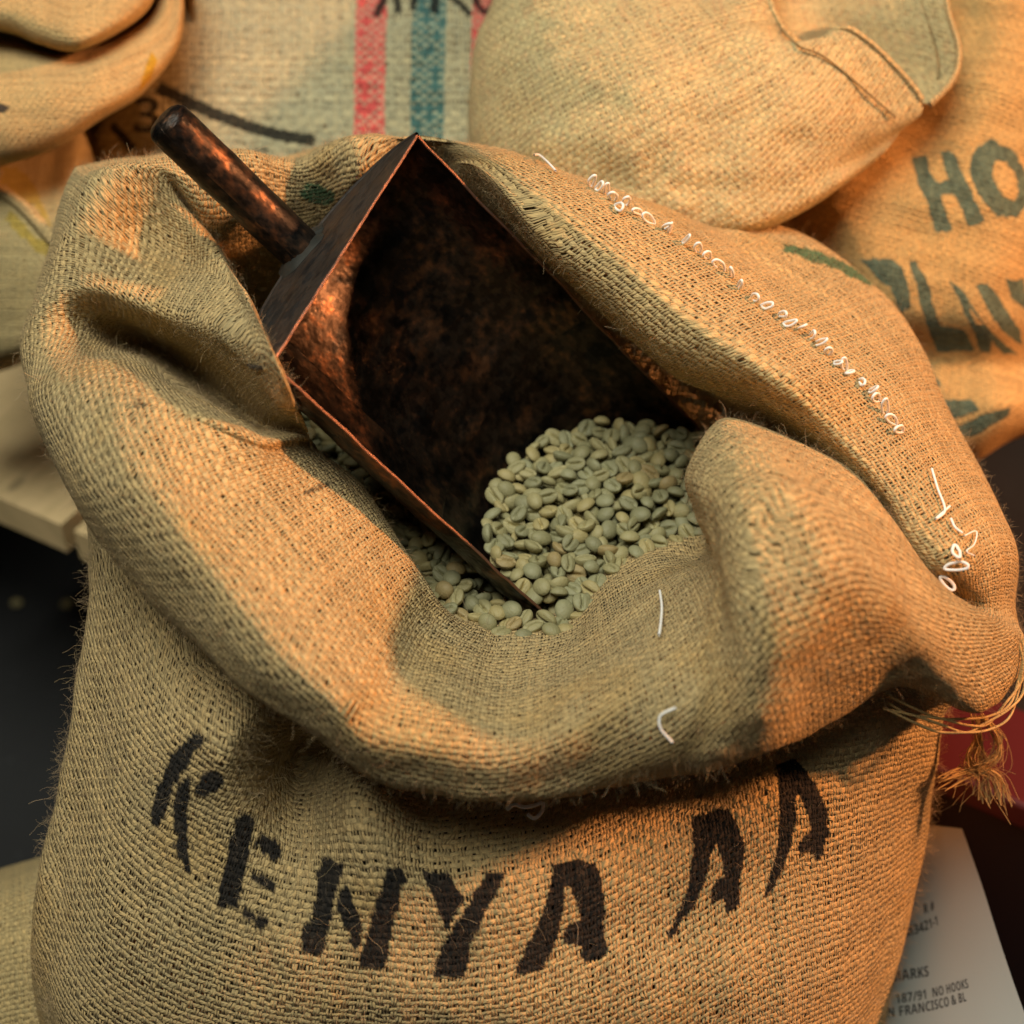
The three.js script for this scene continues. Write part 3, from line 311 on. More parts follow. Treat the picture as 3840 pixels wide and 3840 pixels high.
// the sack wall on the inside, as a polygon per height
const mouth = []; for (let i = 0; i < 200; i++) { const t = i / 200 * K, p = sackPoint(t, 0.97); mouth.push([p.x, p.z]); }
const distMouth = (x, z) => { let d = 9; for (let i = 0; i < 200; i++) { const a = mouth[i], b = mouth[(i + 1) % 200], ux = b[0] - a[0], uz = b[1] - a[1], k = Math.max(0, Math.min(1, ((x - a[0]) * ux + (z - a[1]) * uz) / (ux * ux + uz * uz + 1e-12))); d = Math.min(d, Math.hypot(x - a[0] - k * ux, z - a[1] - k * uz)); } return d; };
const beans = [];
{
  const cell = new Map(), S = 0.0064, R = 0.0056, keyOf = (a, b, c) => (a + 500) * 1e6 + (b + 500) * 1e3 + c + 500;
  const tries = 60000;
  for (let k = 0; k < tries; k++) {
    const x = rr(-0.13, 0.15), z = rr(-0.09, 0.10), h = bedHeight(x, z), y = h - 0.002 - 0.017 * rnd() * (k < 20000 ? 0.3 : 1);
    if (!inPoly(mouth, x, z) && distMouth(x, z) > 0.003) continue;
    const l = scoopLocal(V(x, y, z)), q = Math.hypot(l[0] / RW, l[1] / RD);
    if (l[2] > -0.004 && l[2] < SLEN + 0.003 && l[1] < 0.004 && Math.abs(q - 1) < 0.09) continue;
    const a = Math.floor(x / S), b = Math.floor(y / S), c = Math.floor(z / S); let ok = true;
    for (let i = -1; i <= 1 && ok; i++) for (let j = -1; j <= 1 && ok; j++) for (let m = -1; m <= 1 && ok; m++) for (const o of cell.get(keyOf(a + i, b + j, c + m)) ?? []) if ((o[0] - x) ** 2 + 1.5 * (o[1] - y) ** 2 + (o[2] - z) ** 2 < R * R) { ok = false; break; }
    if (!ok) continue;
    const o = [x, y, z, h - y, q < 1 && l[1] < 0.03 && l[2] > 0]; const kk = keyOf(a, b, c); if (!cell.has(kk)) cell.set(kk, []); cell.get(kk).push(o); beans.push(o);
  }
}
const shows = (o) => { // inside the part of the bed that lies open between the sack folds
  const open = [[-0.062, -0.028], [-0.035, 0.01], [-0.02, 0.035], [0.005, 0.075], [0.035, 0.08], [0.055, 0.05], [0.085, 0.02], [0.088, -0.05], [0.05, -0.065], [0.0, -0.05], [-0.03, -0.01], [-0.05, -0.035]];
  return inPoly(open, o[0], o[2]);
};
for (const o of beans) o.push(shows(o) ? o[3] : 1 + o[3]);
beans.sort((a, b) => a[5] - b[5]);
{
  const e = new THREE.Euler(), rest = [];
  beans.forEach((o, i) => {
    const r = rnd(), upright = r < 0.16, face = rnd() < 0.62 ? 0 : Math.PI;
    e.set(face + rr(-0.75, 0.75) + (upright ? 1.3 : 0), rr(0, 6.283), rr(-0.5, 0.5), 'YXZ');
    const q = new THREE.Quaternion().setFromEuler(e), s = rr(0.88, 1.1), p = V(o[0], o[1], o[2]), gi = Math.floor(rnd() * 6), mi = Math.min(6, Math.floor(rnd() * 6.35));
    if (i < 300) {
      const m = mesh('coffee_bean', beanGeos[gi], beanMats[mi]); m.position.copy(p); m.quaternion.copy(q); m.scale.setScalar(s);
      const tan = mi === 6;
      if (tan) tag(m, o[4] ? 'yellowish tan coffee bean among the green ones inside the copper scoop' : 'yellowish tan coffee bean lying outside the copper scoop', 'coffee bean', o[4] ? 'tan coffee beans inside the scoop' : 'tan coffee beans around the scoop');
      else if (o[4]) tag(m, 'pale green coffee bean in the heap inside the copper scoop', 'coffee bean', 'coffee beans inside the scoop');
      else tag(m, 'pale green coffee bean lying loose in the sack outside the scoop', 'coffee bean', 'coffee beans around the scoop');
    } else rest.push([gi, mi, new THREE.Matrix4().compose(p, q, V(s, s, s))]);
  });
  const g = mergeGeometries(beanGeos.slice(0, 1)); const im = new THREE.InstancedMesh(g, beanMats[0].clone(), rest.length);
  im.material.color.setRGB(1, 1, 1);
  rest.forEach(([gi, mi, m], i) => { im.setMatrixAt(i, m); im.setColorAt(i, beanMats[mi].color); });
  im.name = 'coffee_beans'; im.castShadow = im.receiveShadow = true; im.userData.kind = 'stuff'; tag(im, 'deeper green coffee beans filling the sack under the top layer', 'coffee beans'); scene.add(im);
}
[[-0.376, -0.341, 'stray coffee bean on the dark floor, the left of the two beside the pallet'], [-0.338, -0.340, 'stray coffee bean on the dark floor, nearer the coffee sack']].forEach(([x, z, label], i) => { const m = mesh('coffee_bean', beanGeos[i], beanMats[4]); m.position.set(x, -0.3995, z); m.rotation.y = i * 1.3; tag(m, label, 'coffee bean'); });

// ---------- white hem stitches, loose threads, twine ----------
const matThread = new THREE.MeshStandardMaterial({ color: new THREE.Color(0.88, 0.86, 0.82), roughness: 0.9 });
const stitches = STITCH_SPOTS.flatMap((q, i) => { const w = STITCH_SPOTS[i + 1]; return w && Math.abs(w[0] - q[0]) < 0.6 && Math.abs(w[0] - q[0]) > 0.22 ? [q, [(q[0] + w[0]) / 2 + 0.02, (q[1] + w[1]) / 2]] : [q]; });
for (const [t, s] of stitches) {
  const p = sackPoint(t, s), n = sackNormal(t, s); if (n.dot(V().subVectors(camera.position, p)) < 0) n.negate();
  const along = V().subVectors(sackPoint(t + 0.1, s), sackPoint(t - 0.1, s)).normalize(), side = V().crossVectors(n, along).normalize();
  const view = camera.position.clone().sub(p).normalize(), dir = side.clone().multiplyScalar(side.y < 0 ? -1 : 1).addScaledVector(along, rr(-0.5, 0.9)).addScaledVector(n, rr(0.2, 0.6)).normalize();
  const L = rr(0.0062, 0.0098), W = rr(0.0013, 0.0022), cw = V().crossVectors(view, dir).normalize(), pts = [], bend = rr(-0.3, 0.3);
  for (let i = 0; i < 12; i++) { const a = i / 12 * 6.2832, r = 0.5 * (1 - Math.cos(a)); pts.push(p.clone().addScaledVector(n, 0.0008 + 0.0016 * r).addScaledVector(dir, L * (r - 0.3)).addScaledVector(cw, W * Math.sin(a) * (0.85 + 0.3 * rnd()) * (0.6 + 0.4 * r) + bend * L * r * r)); }
  mesh('stitch', new THREE.TubeGeometry(new THREE.CatmullRomCurve3(pts, true), 40, 0.00062, 6, true), matThread, bag);
}
const threadLabels = ['long zigzag white thread on the rim near the right corner', 'curled end of white thread at the back of the rim beside the scoop', 'thin white thread lying on the inner slope below the beans', 'short bent white thread on the front of the right hand fold', 'faint curled white thread beside the hem near the right corner', 'tiny white thread scrap under the zigzag thread on the rim', 'crumpled white thread scrap under the front roll above the letters'];
THREAD_PATHS.forEach((path, i) => {
  const pts = path.map(([t, s]) => { const n = sackNormal(t, s), p = sackPoint(t, s); const c = camera.position.clone().sub(p); if (n.dot(c) < 0) n.negate(); return i === 6 ? p.addScaledVector(V().subVectors(camera.position, p).normalize(), 0.022) : p.addScaledVector(n, 0.0022); });
  const m = mesh('white_thread', new THREE.TubeGeometry(new THREE.CatmullRomCurve3(pts), 50, i === 4 ? 0.0003 : i === 6 ? 0.0008 : 0.0005, 6), matThread); tag(m, threadLabels[i], 'thread');
});
// ---------- the other sacks ----------
function netPoint(net, u, v) {
  const nr = net.length, nc = net[0].length; u = Math.max(0, Math.min(nc - 1.0001, u)); v = Math.max(0, Math.min(nr - 1.0001, v));
  const i = Math.floor(u), f = u - i, j = Math.floor(v), g = v - j, r = [];
  for (let c = 0; c < 3; c++) {
    const row = (jj) => { const R = net[jj], a = (k) => k < 0 ? 2 * R[0][c] - R[1][c] : k > nc - 1 ? 2 * R[nc - 1][c] - R[nc - 2][c] : R[k][c]; return cat(a(i - 1), a(i), a(i + 1), a(i + 2), f); };
    const q = (jj) => jj < 0 ? 2 * row(0) - row(1) : jj > nr - 1 ? 2 * row(nr - 1) - row(nr - 2) : row(jj);
    r.push(cat(q(j - 1), q(j), q(j + 1), q(j + 2), g) / 1000);
  }
  return V(...r);
}
// a filled sack: the modelled front, and a plain back that closes on the same edge
function cloth(net, nu, nv, paint, { back = V(0, -0.06, -0.13), weave = 1, lump = 0.004, turn = 0, ns = 1 } = {}) {
  const parts = [], sheets = back ? 2 : 1;
  for (let k = 0; k < sheets; k++) {
    const NU = k ? 40 : nu, NV = k ? 40 : nv, pos = [], uv = [], col = [], idx = [];
    for (let j = 0; j <= NV; j++) for (let i = 0; i <= NU; i++) {
      const u = i / NU * (net[0].length - 1), v = j / NV * (net.length - 1), p = netPoint(net, u, v), a = i / NU, b = j / NV;
      if (k) p.addScaledVector(back, Math.sqrt(16 * a * (1 - a) * b * (1 - b)));
      else { const e = Math.min(1, 20 * Math.min(a, 1 - a, b, 1 - b)), d = e * lump * (fbm(p.x * 22 + ns * 9, (p.y - p.z) * 22, ns, 3) - 0.5); p.y += d; p.z += d; }
      pos.push(p.x, p.y, p.z);
      if (!k) col.push(...paint(u, v, p)); else col.push(0.8, 0.8, 0.8);
      uv.push(0, 0);
    }
    const at = (i, j) => j * (NU + 1) + i, len = (p, q) => Math.hypot(pos[p * 3] - pos[q * 3], pos[p * 3 + 1] - pos[q * 3 + 1], pos[p * 3 + 2] - pos[q * 3 + 2]);
    const im = NU >> 1, jm = NV >> 1, U = new Float32Array((NU + 1) * (NV + 1)), W = new Float32Array((NU + 1) * (NV + 1));
    for (let j = 0; j <= NV; j++) { let s = 0; for (let i = im + 1; i <= NU; i++) U[at(i, j)] = s += len(at(i, j), at(i - 1, j)); s = 0; for (let i = im - 1; i >= 0; i--) U[at(i, j)] = s -= len(at(i, j), at(i + 1, j)); }
    for (let i = 0; i <= NU; i++) { let s = 0; for (let j = jm + 1; j <= NV; j++) W[at(i, j)] = s += len(at(i, j), at(i, j - 1)); s = 0; for (let j = jm - 1; j >= 0; j--) W[at(i, j)] = s -= len(at(i, j), at(i, j + 1)); }
    const ct = Math.cos(turn), st = Math.sin(turn), sc = weave / TILE;
    for (let n = 0; n < U.length; n++) { uv[n * 2] = (U[n] * ct - W[n] * st) * sc; uv[n * 2 + 1] = (U[n] * st + W[n] * ct) * sc; }
    for (let j = 0; j < NV; j++) for (let i = 0; i < NU; i++) { const q = at(i, j); if (k) idx.push(q, q + 1, q + NU + 1, q + 1, q + NU + 2, q + NU + 1); else idx.push(q, q + NU + 1, q + 1, q + 1, q + NU + 1, q + NU + 2); }
    const g = new THREE.BufferGeometry(); g.setAttribute('position', new THREE.Float32BufferAttribute(pos, 3)); g.setAttribute('uv', new THREE.Float32BufferAttribute(uv, 2)); g.setAttribute('color', new THREE.Float32BufferAttribute(col, 3)); g.setIndex(idx); g.computeVertexNormals(); parts.push(g);
  }
  return parts.length > 1 ? mergeGeometries(parts) : parts[0];
}
const mottle = (p, s, k = 0.14) => 1 + k * (fbm(p.x * 40 + s * 7, (p.z - p.y) * 40, 501 + s, 4) - 0.5) * 2;

// grey striped sack in the middle of the back row
{
  const px = [90, 185, 330, 560, 780, 960, 1080], py = [-260, -140, -10, 150, 290, 400, 470], W = 1000, H = 740;
  const cv = document.createElement('canvas'); cv.width = W; cv.height = H; const c = cv.getContext('2d');
  c.fillStyle = '#fff'; c.fillRect(0, 0, W, H); c.strokeStyle = '#000'; c.fillStyle = '#000'; c.lineCap = 'butt'; c.translate(-90, 260);
  const stroke = (w, pts) => { c.lineWidth = w; c.beginPath(); pts.forEach((q, i) => i ? c.lineTo(...q) : c.moveTo(...q)); c.stroke(); };
  stroke(22, [[305, 163], [345, 183], [400, 206], [460, 230], [520, 250], [592, 264]]); stroke(20, [[357, 190], [352, 215], [348, 245]]);
  stroke(18, [[215, 232], [240, 255], [262, 284]]); c.font = 'bold 92px sans-serif'; c.fillText('3', 262, 246); c.beginPath(); c.arc(284, 146, 13, 0, 7); c.fill();
  c.font = 'bold 24px sans-serif'; c.fillText('69', 478, 290);
  stroke(15, [[738, -60], [720, 5], [705, 34]]); stroke(15, [[742, -60], [746, 0], [750, 30]]); stroke(13, [[785, -60], [778, 25]]); stroke(16, [[822, -60], [815, 30]]); stroke(13, [[835, -10], [865, 10], [884, 32]]);
  c.lineWidth = 13; c.beginPath(); c.ellipse(912, -12, 20, 34, 0, 0, 7); c.stroke();
  const im = c.getImageData(0, 0, W, H).data;
  const paint = (u, v, p) => {
    const x = px[Math.min(5, Math.floor(u))] + (px[Math.min(6, Math.floor(u) + 1)] - px[Math.min(5, Math.floor(u))]) * (u - Math.min(5, Math.floor(u)));
    const y = py[Math.min(5, Math.floor(v))] + (py[Math.min(6, Math.floor(v) + 1)] - py[Math.min(5, Math.floor(v))]) * (v - Math.min(5, Math.floor(v)));
    const m = mottle(p, 1, 0.10), jx = x + 5 * (vn(x * 0.3, y * 0.3, 511) - 0.5), jy = y + 5 * (vn(x * 0.3, y * 0.3, 513) - 0.5);
    const q = ((Math.round(jy + 260) * W) + Math.round(jx - 90)) * 4; const ink = q >= 0 && q < im.length ? 1 - im[q] / 255 : 0;
    const row = Math.floor(y / 7.6), line = 0.92 + 0.14 * h2(row, 3, 515) * (0.6 + 0.8 * vn(x * 0.05, row, 517)); let k = [0.76 * m * line, 0.95 * m * line, 1.25 * m * line];
    const sx = x + y * 0.02, stripe = sx > 669 && sx < 727 ? 1 : sx > 778 && sx < 838 ? 2 : sx > 886 && sx < 936 ? 1 : 0;
    if (stripe) { const cx = Math.floor(sx / 9.5), cell = ((cx + row) % 2 + 2) % 2, over = cell && vn(cx * 3.1, row * 2.7, 519) > 0.28; if (!over) k = stripe === 1 ? [1.25 * m, 0.24 * m, 0.45 * m] : [0.10 * m, 0.36 * m, 0.72 * m]; else if (stripe === 1) k = [1.1 * m, 0.75 * m, 1.1 * m]; else k = [0.5 * m, 0.8 * m, 1.2 * m]; }
    const d = 1 - 0.97 * ink * (0.9 + 0.1 * vn(x, y, 521)); return [k[0] * d, k[1] * d, k[2] * d];
  };
  tag(mesh('striped_sack', cloth(NET_STRIPED, 620, 420, paint, { weave: 0.62, ns: 2, lump: 0.006, back: V(0, -0.12, -0.12) }), matFar), 'full grey woven sack with red and teal stripes and black print, behind the scoop', 'sack');
}
// honey coloured sack, folded over, top left
{
  const paint = (u, v, p) => { const m = mottle(p, 3, 0.08); if (within(YELLOW_TOP, YELLOW_TOP.map(boxOf), u, v)) return [1.1 * m, 0.85 * m, 0.12]; if (within(DARK_TOP, DARK_TOP.map(boxOf), u, v)) return [0.12, 0.13, 0.2]; return [1.18 * m, 1.12 * m, 1.05 * m]; };
  tag(mesh('folded_sack', cloth(NET_LEFT_TOP, 200, 260, paint, { weave: 1.7, lump: 0.005, ns: 3, back: V(-0.01, -0.05, -0.12) }), matFar), 'plump honey coloured burlap sack with its mouth folded over, top left corner', 'sack');
}
{
  const bx = YELLOW_LOW.map(boxOf), paint = (u, v, p) => { const m = mottle(p, 5, 0.09); if (within(YELLOW_LOW, bx, u + 0.12 * (vn(p.x * 300, p.y * 300, 5) - 0.5), v + 0.1 * (vn(p.x * 300, p.z * 300, 6) - 0.5))) return [0.95 * m, 0.92 * m, 0.42 * m]; return [0.95 * m, 1.0 * m, 1.0 * m]; };
  const o = base('seamed_sack', V(0, 0, 0)); tag(o, 'pale burlap sack with yellow marks along a raised seam, under the honey coloured sack', 'sack');
  mesh('fabric', cloth(NET_LEFT_LOW, 160, 200, paint, { weave: 1.6, lump: 0.002, ns: 5, back: V(-0.04, -0.08, -0.10) }), matFar, o);
  const pts = []; for (let i = 0; i <= 14; i++) { const k = i / 14; pts.push(netPoint(NET_LEFT_LOW, 0.75 + 1.75 * k, 0.62 + 1.2 * k).add(V(0.0, 0.001, 0.002))); }
  const g = new THREE.TubeGeometry(new THREE.CatmullRomCurve3(pts), 60, 0.0032, 10); const n = g.attributes.position.count, cc = new Float32Array(n * 3).fill(1); g.setAttribute('color', new THREE.BufferAttribute(cc, 3)); { const u = g.attributes.uv; for (let i = 0; i < u.count; i++) u.setXY(i, u.getX(i) * 1.2, u.getY(i) * 0.12); }
  mesh('seam', g, matFar, o);
}
// pale sack with its hemmed mouth open, top right
{
  const o = base('pale_sack'); tag(o, 'pale fine woven burlap sack with hemmed open mouth, behind the white stitches', 'sack');
  const paint = (u, v, p) => { const m = mottle(p, 7, 0.10), f = 1 - 0.1 * sst(0.6, 0.72, fbm(p.x * 700, p.y * 700, 531, 2)); return [1.06 * m, 1.15 * m * f, 1.22 * m * f]; };
  mesh('fabric', cloth(NET_PALE, 360, 360, paint, { weave: 1.05, turn: 0.5, lump: 0.010, ns: 7, back: V(0.02, -0.05, -0.12) }), matFar, o);
  mesh('inside', cloth(NET_PALE_INSIDE, 120, 160, paint, { weave: 1.05, turn: -0.2, lump: 0.003, ns: 8, back: null }), matFar, o);
  const seam = (name, net, path, r, dy) => { const pts = path.map(([u, v]) => netPoint(net, u, v).add(V(0, dy, dy))); const g = new THREE.TubeGeometry(new THREE.CatmullRomCurve3(pts), 90, r, 8); g.setAttribute('color', new THREE.BufferAttribute(new Float32Array(g.attributes.position.count * 3).fill(1.02), 3)); const u = g.attributes.uv; for (let i = 0; i < u.count; i++) u.setXY(i, u.getX(i) * 2, u.getY(i) * 0.1); mesh(name, g, matFar, o); };
  seam('seam', NET_PALE, PALE_SEAM, 0.0006, 0.0006); seam('seam', NET_PALE_INSIDE, PALE_SEAM_INSIDE, 0.0007, 0.0005);
  const edge = [], edge2 = []; for (let i = 0; i <= 20; i++) { edge.push(netPoint(NET_PALE, 6, 2 + i / 20 * 3)); edge2.push(netPoint(NET_PALE_INSIDE, 3, 0.6 + i / 20 * 3.4)); }
  const hem = (pts) => { const g = new THREE.TubeGeometry(new THREE.CatmullRomCurve3(pts), 80, 0.0016, 8); g.setAttribute('color', new THREE.BufferAttribute(new Float32Array(g.attributes.position.count * 3).fill(1.12), 3)); const u = g.attributes.uv; for (let i = 0; i < u.count; i++) u.setXY(i, u.getX(i) * 1.4, u.getY(i) * 0.1); mesh('hem', g, matFar, o); };
  hem(edge); hem(edge2);
}
// tan sack with green letters, right
{
  const gb = GREEN_PRINT.map(boxOf), hb = GREEN_GAPS.map(boxOf);
  const paint = (u, v, p) => {
    const m = mottle(p, 9, 0.10), ju = u + 0.025 * (vn(p.x * 420, p.y * 420, 541) - 0.5), jv = v + 0.035 * (vn(p.x * 420, p.y * 420, 543) - 0.5);
    if (within(GREEN_PRINT, gb, ju, jv) && !within(GREEN_GAPS, hb, ju, jv)) { const w = 0.75 + 0.6 * vn(p.x * 500, p.y * 500, 545); return [0.20 * w, 0.36 * w, 0.50 * w]; }
    return [1.10 * m, 0.95 * m, 0.75 * m];
  };
  tag(mesh('green_print_sack', cloth(NET_GREEN_PRINT, 420, 560, paint, { weave: 1.25, lump: 0.008, ns: 9, turn: -0.25, back: V(0.05, -0.06, -0.10) }), matFar), 'tan burlap sack printed with large green letters, right edge behind the coffee sack', 'sack');
}
{
  const paint = (u, v, p) => { const m = mottle(p, 11, 0.14); return [0.9 * m, 0.92 * m, 0.9 * m]; };
  tag(mesh('corner_sack', cloth(NET_CORNER, 160, 120, paint, { weave: 1.2, ns: 11, back: V(-0.02, -0.10, -0.08) }), matFar), 'brown burlap sack on the dark floor, low in the bottom left corner', 'sack');
}

// ---------- floor, pallet, red crate, paper bag ----------
{
  const speck = dtex(512, 512, (x, y, c) => { const n = fbm(x / 40, y / 40, 601, 4, 0); let v = 13 + 16 * n; if (vn(x / 3, y / 3, 603) > 0.972) v += 50 * vn(x / 2, y / 2, 605); c[0] = v * 0.98; c[1] = v; c[2] = v * 1.02; }, true); speck.repeat.set(5, 5);
  const f = mesh('floor', new THREE.PlaneGeometry(4, 4), new THREE.MeshStandardMaterial({ map: speck, roughness: 0.75 })); f.rotation.x = -Math.PI / 2; f.position.set(0, -0.402, -0.2); f.userData.kind = 'structure';
}
{
  const wood = dtex(512, 512, (x, y, c) => {
    const g = fbm(x / 60 + 3 * fbm(x / 200, y / 120, 611, 2), y / 9, 613, 4), f = vn(x / 2, y / 40, 615), kn = Math.min(Math.hypot((x - 150) / 15, (y - 330) / 6), Math.hypot((x - 230) / 12, (y - 395) / 5), Math.hypot((x - 400) / 13, (y - 120) / 6)), k = 0.8 + 0.35 * g + 0.1 * f - 0.5 * sst(1.4, 0.5, kn);
    c[0] = toS(0.72 * k); c[1] = toS(0.53 * k); c[2] = toS(0.27 * k * (0.95 + 0.1 * g));
  }, true);
  const wm = new THREE.MeshStandardMaterial({ map: wood, roughness: 0.7 });
  const pal = base('pallet', V(-0.262, -0.16, -0.165)); pal.rotation.y = Math.atan2(-0.040, 0.070) ; tag(pal, 'pale wooden pallet of thick boards, left behind the coffee sack', 'pallet');
  // local x runs along the front edge, local z towards the viewer
  const board = (name, x, y, z, w, h, d, along) => { const g = new THREE.BoxGeometry(w, h, d, 1, 1, 1); const u = g.attributes.uv, p = g.attributes.position, o = rnd(); for (let i = 0; i < u.count; i++) u.setXY(i, (along ? p.getX(i) : p.getZ(i)) * 4 + o, (along ? p.getZ(i) : p.getX(i)) * 4 + p.getY(i) * 4 + o * 3); const m = mesh(name, g, wm, pal); m.position.set(x, y, z); return m; };
  const gaps = [[-0.30, 0.10], [-0.1275, 0.235], [0.075, 0.15], [0.25, 0.18]];
  board('board', -0.085, -0.011, -0.30, 0.165, 0.022, 0.6); board('board', 0.085, -0.011, -0.30, 0.155, 0.022, 0.6); board('board', 0.262, -0.011, -0.30, 0.18, 0.022, 0.6); board('board', -0.262, -0.011, -0.30, 0.16, 0.022, 0.6);
  board('crosspiece', -0.02, -0.0335, -0.36, 0.75, 0.022, 0.1, true);
  for (const x of [0.085, 0.33]) board('block', x, -0.062, -0.075, 0.09, 0.08, 0.1, true);
}
{
  const red = base('red_crate', V(0.345, -0.203, 0.017)); tag(red, 'dark red plastic crate half hidden behind the right corner of the coffee sack', 'crate');
  const m = new THREE.MeshStandardMaterial({ color: new THREE.Color(0.085, 0.006, 0.007), roughness: 0.45 });
  const sh = new THREE.Shape(); const w = 0.15, d = 0.03, r = 0.008; sh.moveTo(-w + r, -d); sh.lineTo(w - r, -d); sh.quadraticCurveTo(w, -d, w, -d + r); sh.lineTo(w, d - r); sh.quadraticCurveTo(w, d, w - r, d); sh.lineTo(-w + r, d); sh.quadraticCurveTo(-w, d, -w, d - r); sh.lineTo(-w, -d + r); sh.quadraticCurveTo(-w, -d, -w + r, -d);
  const lid = mesh('lid', new THREE.ExtrudeGeometry(sh, { depth: 0.012, bevelEnabled: true, bevelSize: 0.003, bevelThickness: 0.003, bevelSegments: 3 }), m, red); lid.rotation.x = -Math.PI / 2; lid.position.y = -0.012;
  const body = mesh('body', new THREE.ExtrudeGeometry(sh, { depth: 0.184, bevelEnabled: false }), new THREE.MeshStandardMaterial({ color: new THREE.Color(0.02, 0.008, 0.008), roughness: 0.6 }), red); body.rotation.x = -Math.PI / 2; body.scale.set(0.95, 0.95, 1); body.position.y = -0.199;  // near-black sides: the darkness below the lid is put into the colour
  red.rotation.y = -0.546;
}
{
  const W = 1024, cv = document.createElement('canvas'); cv.width = W; cv.height = W; const c = cv.getContext('2d'); c.fillStyle = '#a9aba5'; c.fillRect(0, 0, W, W);
  for (let i = 0; i < 1600; i++) { c.fillStyle = `rgba(90,85,70,${0.05 * rnd()})`; c.fillRect(rnd() * W, rnd() * W, 2 + rnd() * 14, 1 + rnd() * 3); }
  c.fillStyle = '#26282a'; c.save(); c.translate(0, 0); const put = (t, x, y, s, r = -0.09) => { c.save(); c.translate(x, y); c.rotate(r); c.font = `bold ${s}px sans-serif`; c.fillText(t, 0, 0); c.restore(); };
put('R #', 350, 400, 54, -0.2); put('M3421-1', 250, 492, 54, -0.24); put('MARKS', 190, 668, 58, -0.12); put('187/91  NO HOOKS', 215, 752, 50, -0.13); put('SAN FRANCISCO & BL', 120, 812, 50, -0.13); c.restore();
  const t = new THREE.CanvasTexture(cv); t.colorSpace = THREE.SRGBColorSpace; t.magFilter = THREE.LinearFilter;
  const pos = [], uv = [], idx = [], N = 40; for (let j = 0; j <= N; j++) for (let i = 0; i <= N; i++) { const p = netPoint(NET_PAPER, i / N * 3, j / N * 4); pos.push(p.x, p.y, p.z); uv.push(i / N, 1 - j / N); }
  for (let j = 0; j < N; j++) for (let i = 0; i < N; i++) { const q = j * (N + 1) + i; idx.push(q, q + N + 1, q + 1, q + 1, q + N + 1, q + N + 2); }
  const g = new THREE.BufferGeometry(); g.setAttribute('position', new THREE.Float32BufferAttribute(pos, 3)); g.setAttribute('uv', new THREE.Float32BufferAttribute(uv, 2)); g.setIndex(idx); g.computeVertexNormals();
  tag(mesh('printed_sheet', g, new THREE.MeshStandardMaterial({ map: t, roughness: 0.8, side: THREE.DoubleSide })), 'white paper sheet printed with black text, leaning behind the lower right of the coffee sack', 'paper');
}

// ---------- twine round the sack ear, frayed tuft ----------
const matTwine = new THREE.MeshStandardMaterial({ map: texCloth, color: new THREE.Color(1.1, 1.0, 0.85), roughness: 1 });
const strand = (pts, r, n = 60) => { const c = new THREE.CatmullRomCurve3(pts), g = new THREE.TubeGeometry(c, n, r, 6); const u = g.attributes.uv; for (let i = 0; i < u.count; i++) u.setXY(i, u.getX(i) * 1.3 + 0.35 * 0, u.getY(i) * 0.06 + 0.011); return g; };
{
  const parts = [];
  for (let k = 0; k < 4; k++) { const pts = TWINE.map((q, i) => V(q[0], q[1], q[2]).multiplyScalar(0.001).add(V(0.0015 * Math.sin(i * 1.7 + k * 2.1), 0.0016 * Math.cos(i * 1.9 + k * 2.1) - 0.0016 * k, 0.001 * k))); parts.push(strand(pts, 0.00055)); }
  tag(mesh('jute_twine', mergeGeometries(parts), matTwine), 'loose jute twine looped round the pinched right corner of the coffee sack', 'twine');
  const tuft = base('frayed_tuft'); tag(tuft, 'frayed jute yarn ends hanging under the right corner in front of the red crate', 'yarn');
  TUFT.forEach((path) => { const ps = []; const w = 26; for (let k = 0; k < w; k++) { const o = V(rr(-1, 1), rr(-1, 1), rr(-1, 1)).multiplyScalar(0.0017), pts = path.map((q, i) => V(q[0], q[1], q[2]).multiplyScalar(0.001).addScaledVector(o, 1 + 0.25 * i).add(V(rr(-1, 1), rr(-1, 1), rr(-1, 1)).multiplyScalar(0.0007 + 0.0012 * i * i * (k < 12 ? 0.25 : 1.1)))); ps.push(strand(pts, k < 12 ? 0.0003 : 0.00011, 24)); } mesh('yarn_end', mergeGeometries(ps), matTwine, tuft); });
}

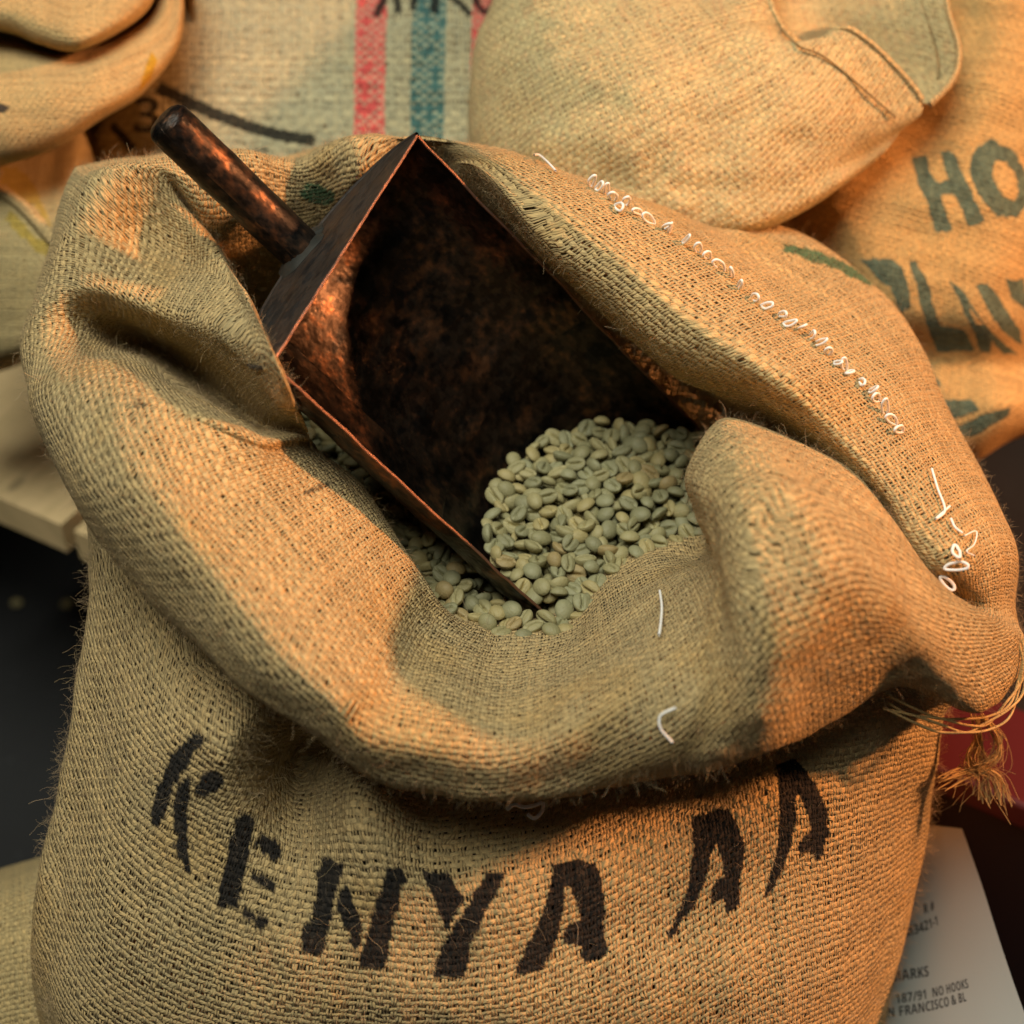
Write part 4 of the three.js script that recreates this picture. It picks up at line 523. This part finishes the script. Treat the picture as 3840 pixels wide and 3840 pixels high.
// ---------- fuzz: fine jute fibres standing off the cloth ----------
{
  const fibre = (b) => { const pts = []; for (let i = 0; i <= 5; i++) { const k = i / 5; pts.push(V(k, b * k * k + 0.12 * Math.sin(k * 5), 0.25 * b * Math.sin(k * 3.1))); } return new THREE.TubeGeometry(new THREE.CatmullRomCurve3(pts), 5, 0.005, 3); };
  const geos = [fibre(0.2), fibre(0.4), fibre(-0.25), fibre(0.6)];
  const matFibre = new THREE.MeshStandardMaterial({ color: new THREE.Color(0.56, 0.42, 0.25), roughness: 0.9 });
  geos.forEach((g, gi) => {
    const n = 20000, im = new THREE.InstancedMesh(g, matFibre, n), m = new THREE.Matrix4(), q = new THREE.Quaternion(), q2 = new THREE.Quaternion(), c = new THREE.Color();
    for (let i = 0; i < n; i++) {
      let t, s, area; do { t = rnd() * K; s = rr(0.8, 10.6); area = (t > 10 && t < 22 && s > 7) ? 0 : V().subVectors(sackPoint(t + 0.2, s), sackPoint(t - 0.2, s)).cross(V().subVectors(sackPoint(t, s + 0.2), sackPoint(t, s - 0.2))).length() * (s > 7.4 ? 1.6 : 1); } while (rnd() * 0.0006 > area);
      const p = sackPoint(t, s), nr = sackNormal(t, s); if (nr.dot(V().subVectors(camera.position, p)) < 0 && s < 9) nr.negate();
      const lie = rr(0.05, 0.75), dir = nr.clone().multiplyScalar(lie).add(V(rr(-1, 1), rr(-1, 1), rr(-1, 1)).multiplyScalar(0.9)).normalize();
      q.setFromUnitVectors(V(1, 0, 0), dir); q2.setFromAxisAngle(dir, rr(0, 6.28)); q.premultiply(q2);
      const L = (s > 7.5 ? rr(0.003, 0.0075) : rr(0.002, 0.005)) * (rnd() < 0.06 ? 1.8 : 1);
      m.compose(p, q, V(L, L, L * 1)); im.setMatrixAt(i, m); const tq = t > K / 2 ? t - K : t, k = rr(0.6, 1.25) * (s > 7 && within(INK_STROKES, inkBoxes, tq, s) ? 0.14 : 1); im.setColorAt(i, c.setRGB(k, k * rr(0.92, 1), k * rr(0.8, 1)));
    }
    im.name = 'loose_fibres'; im.userData.kind = 'stuff'; im.castShadow = im.receiveShadow = true; bag.add(im);
  });
}

// ---------- unseen lamp and unseen overhead panel, out of view, placed to light the sacks ----------
{
  const lamp = base('unseen_lamp', LAMP.clone()); tag(lamp, 'unseen warm lamp out of view on the right, placed to light the sacks from that side', 'lamp');
  mesh('bulb', new THREE.SphereGeometry(0.06, 24, 16), new THREE.MeshStandardMaterial({ color: 0x000000, emissive: new THREE.Color(1, 0.6, 0.28), emissiveIntensity: 12 }), lamp);
  const sh = new THREE.LatheGeometry([[0.02, 0.16], [0.06, 0.15], [0.14, 0.07], [0.20, -0.02], [0.198, -0.02], [0.138, 0.067], [0.058, 0.147], [0.02, 0.157]].map((q) => new THREE.Vector2(...q)), 48);
  const s = mesh('shade', sh, new THREE.MeshStandardMaterial({ color: new THREE.Color(0.03, 0.03, 0.03), roughness: 0.5, side: THREE.DoubleSide }), lamp);
  s.quaternion.setFromUnitVectors(V(0, -1, 0), key.target.position.clone().sub(LAMP).normalize());
  const panel = base('unseen_light_panel', FILL.clone()); tag(panel, 'unseen wide light panel out of view overhead, placed to light the sacks from above', 'ceiling light');
  panel.quaternion.copy(fill.quaternion);
  const face = mesh('diffuser', new THREE.PlaneGeometry(1.2, 1.2), new THREE.MeshStandardMaterial({ color: 0x222222, emissive: new THREE.Color(1, 0.97, 0.84), emissiveIntensity: 0.05, side: THREE.DoubleSide }), panel); face.position.z = 0.02; face.rotation.y = Math.PI;
}
renderer.render(scene, camera);
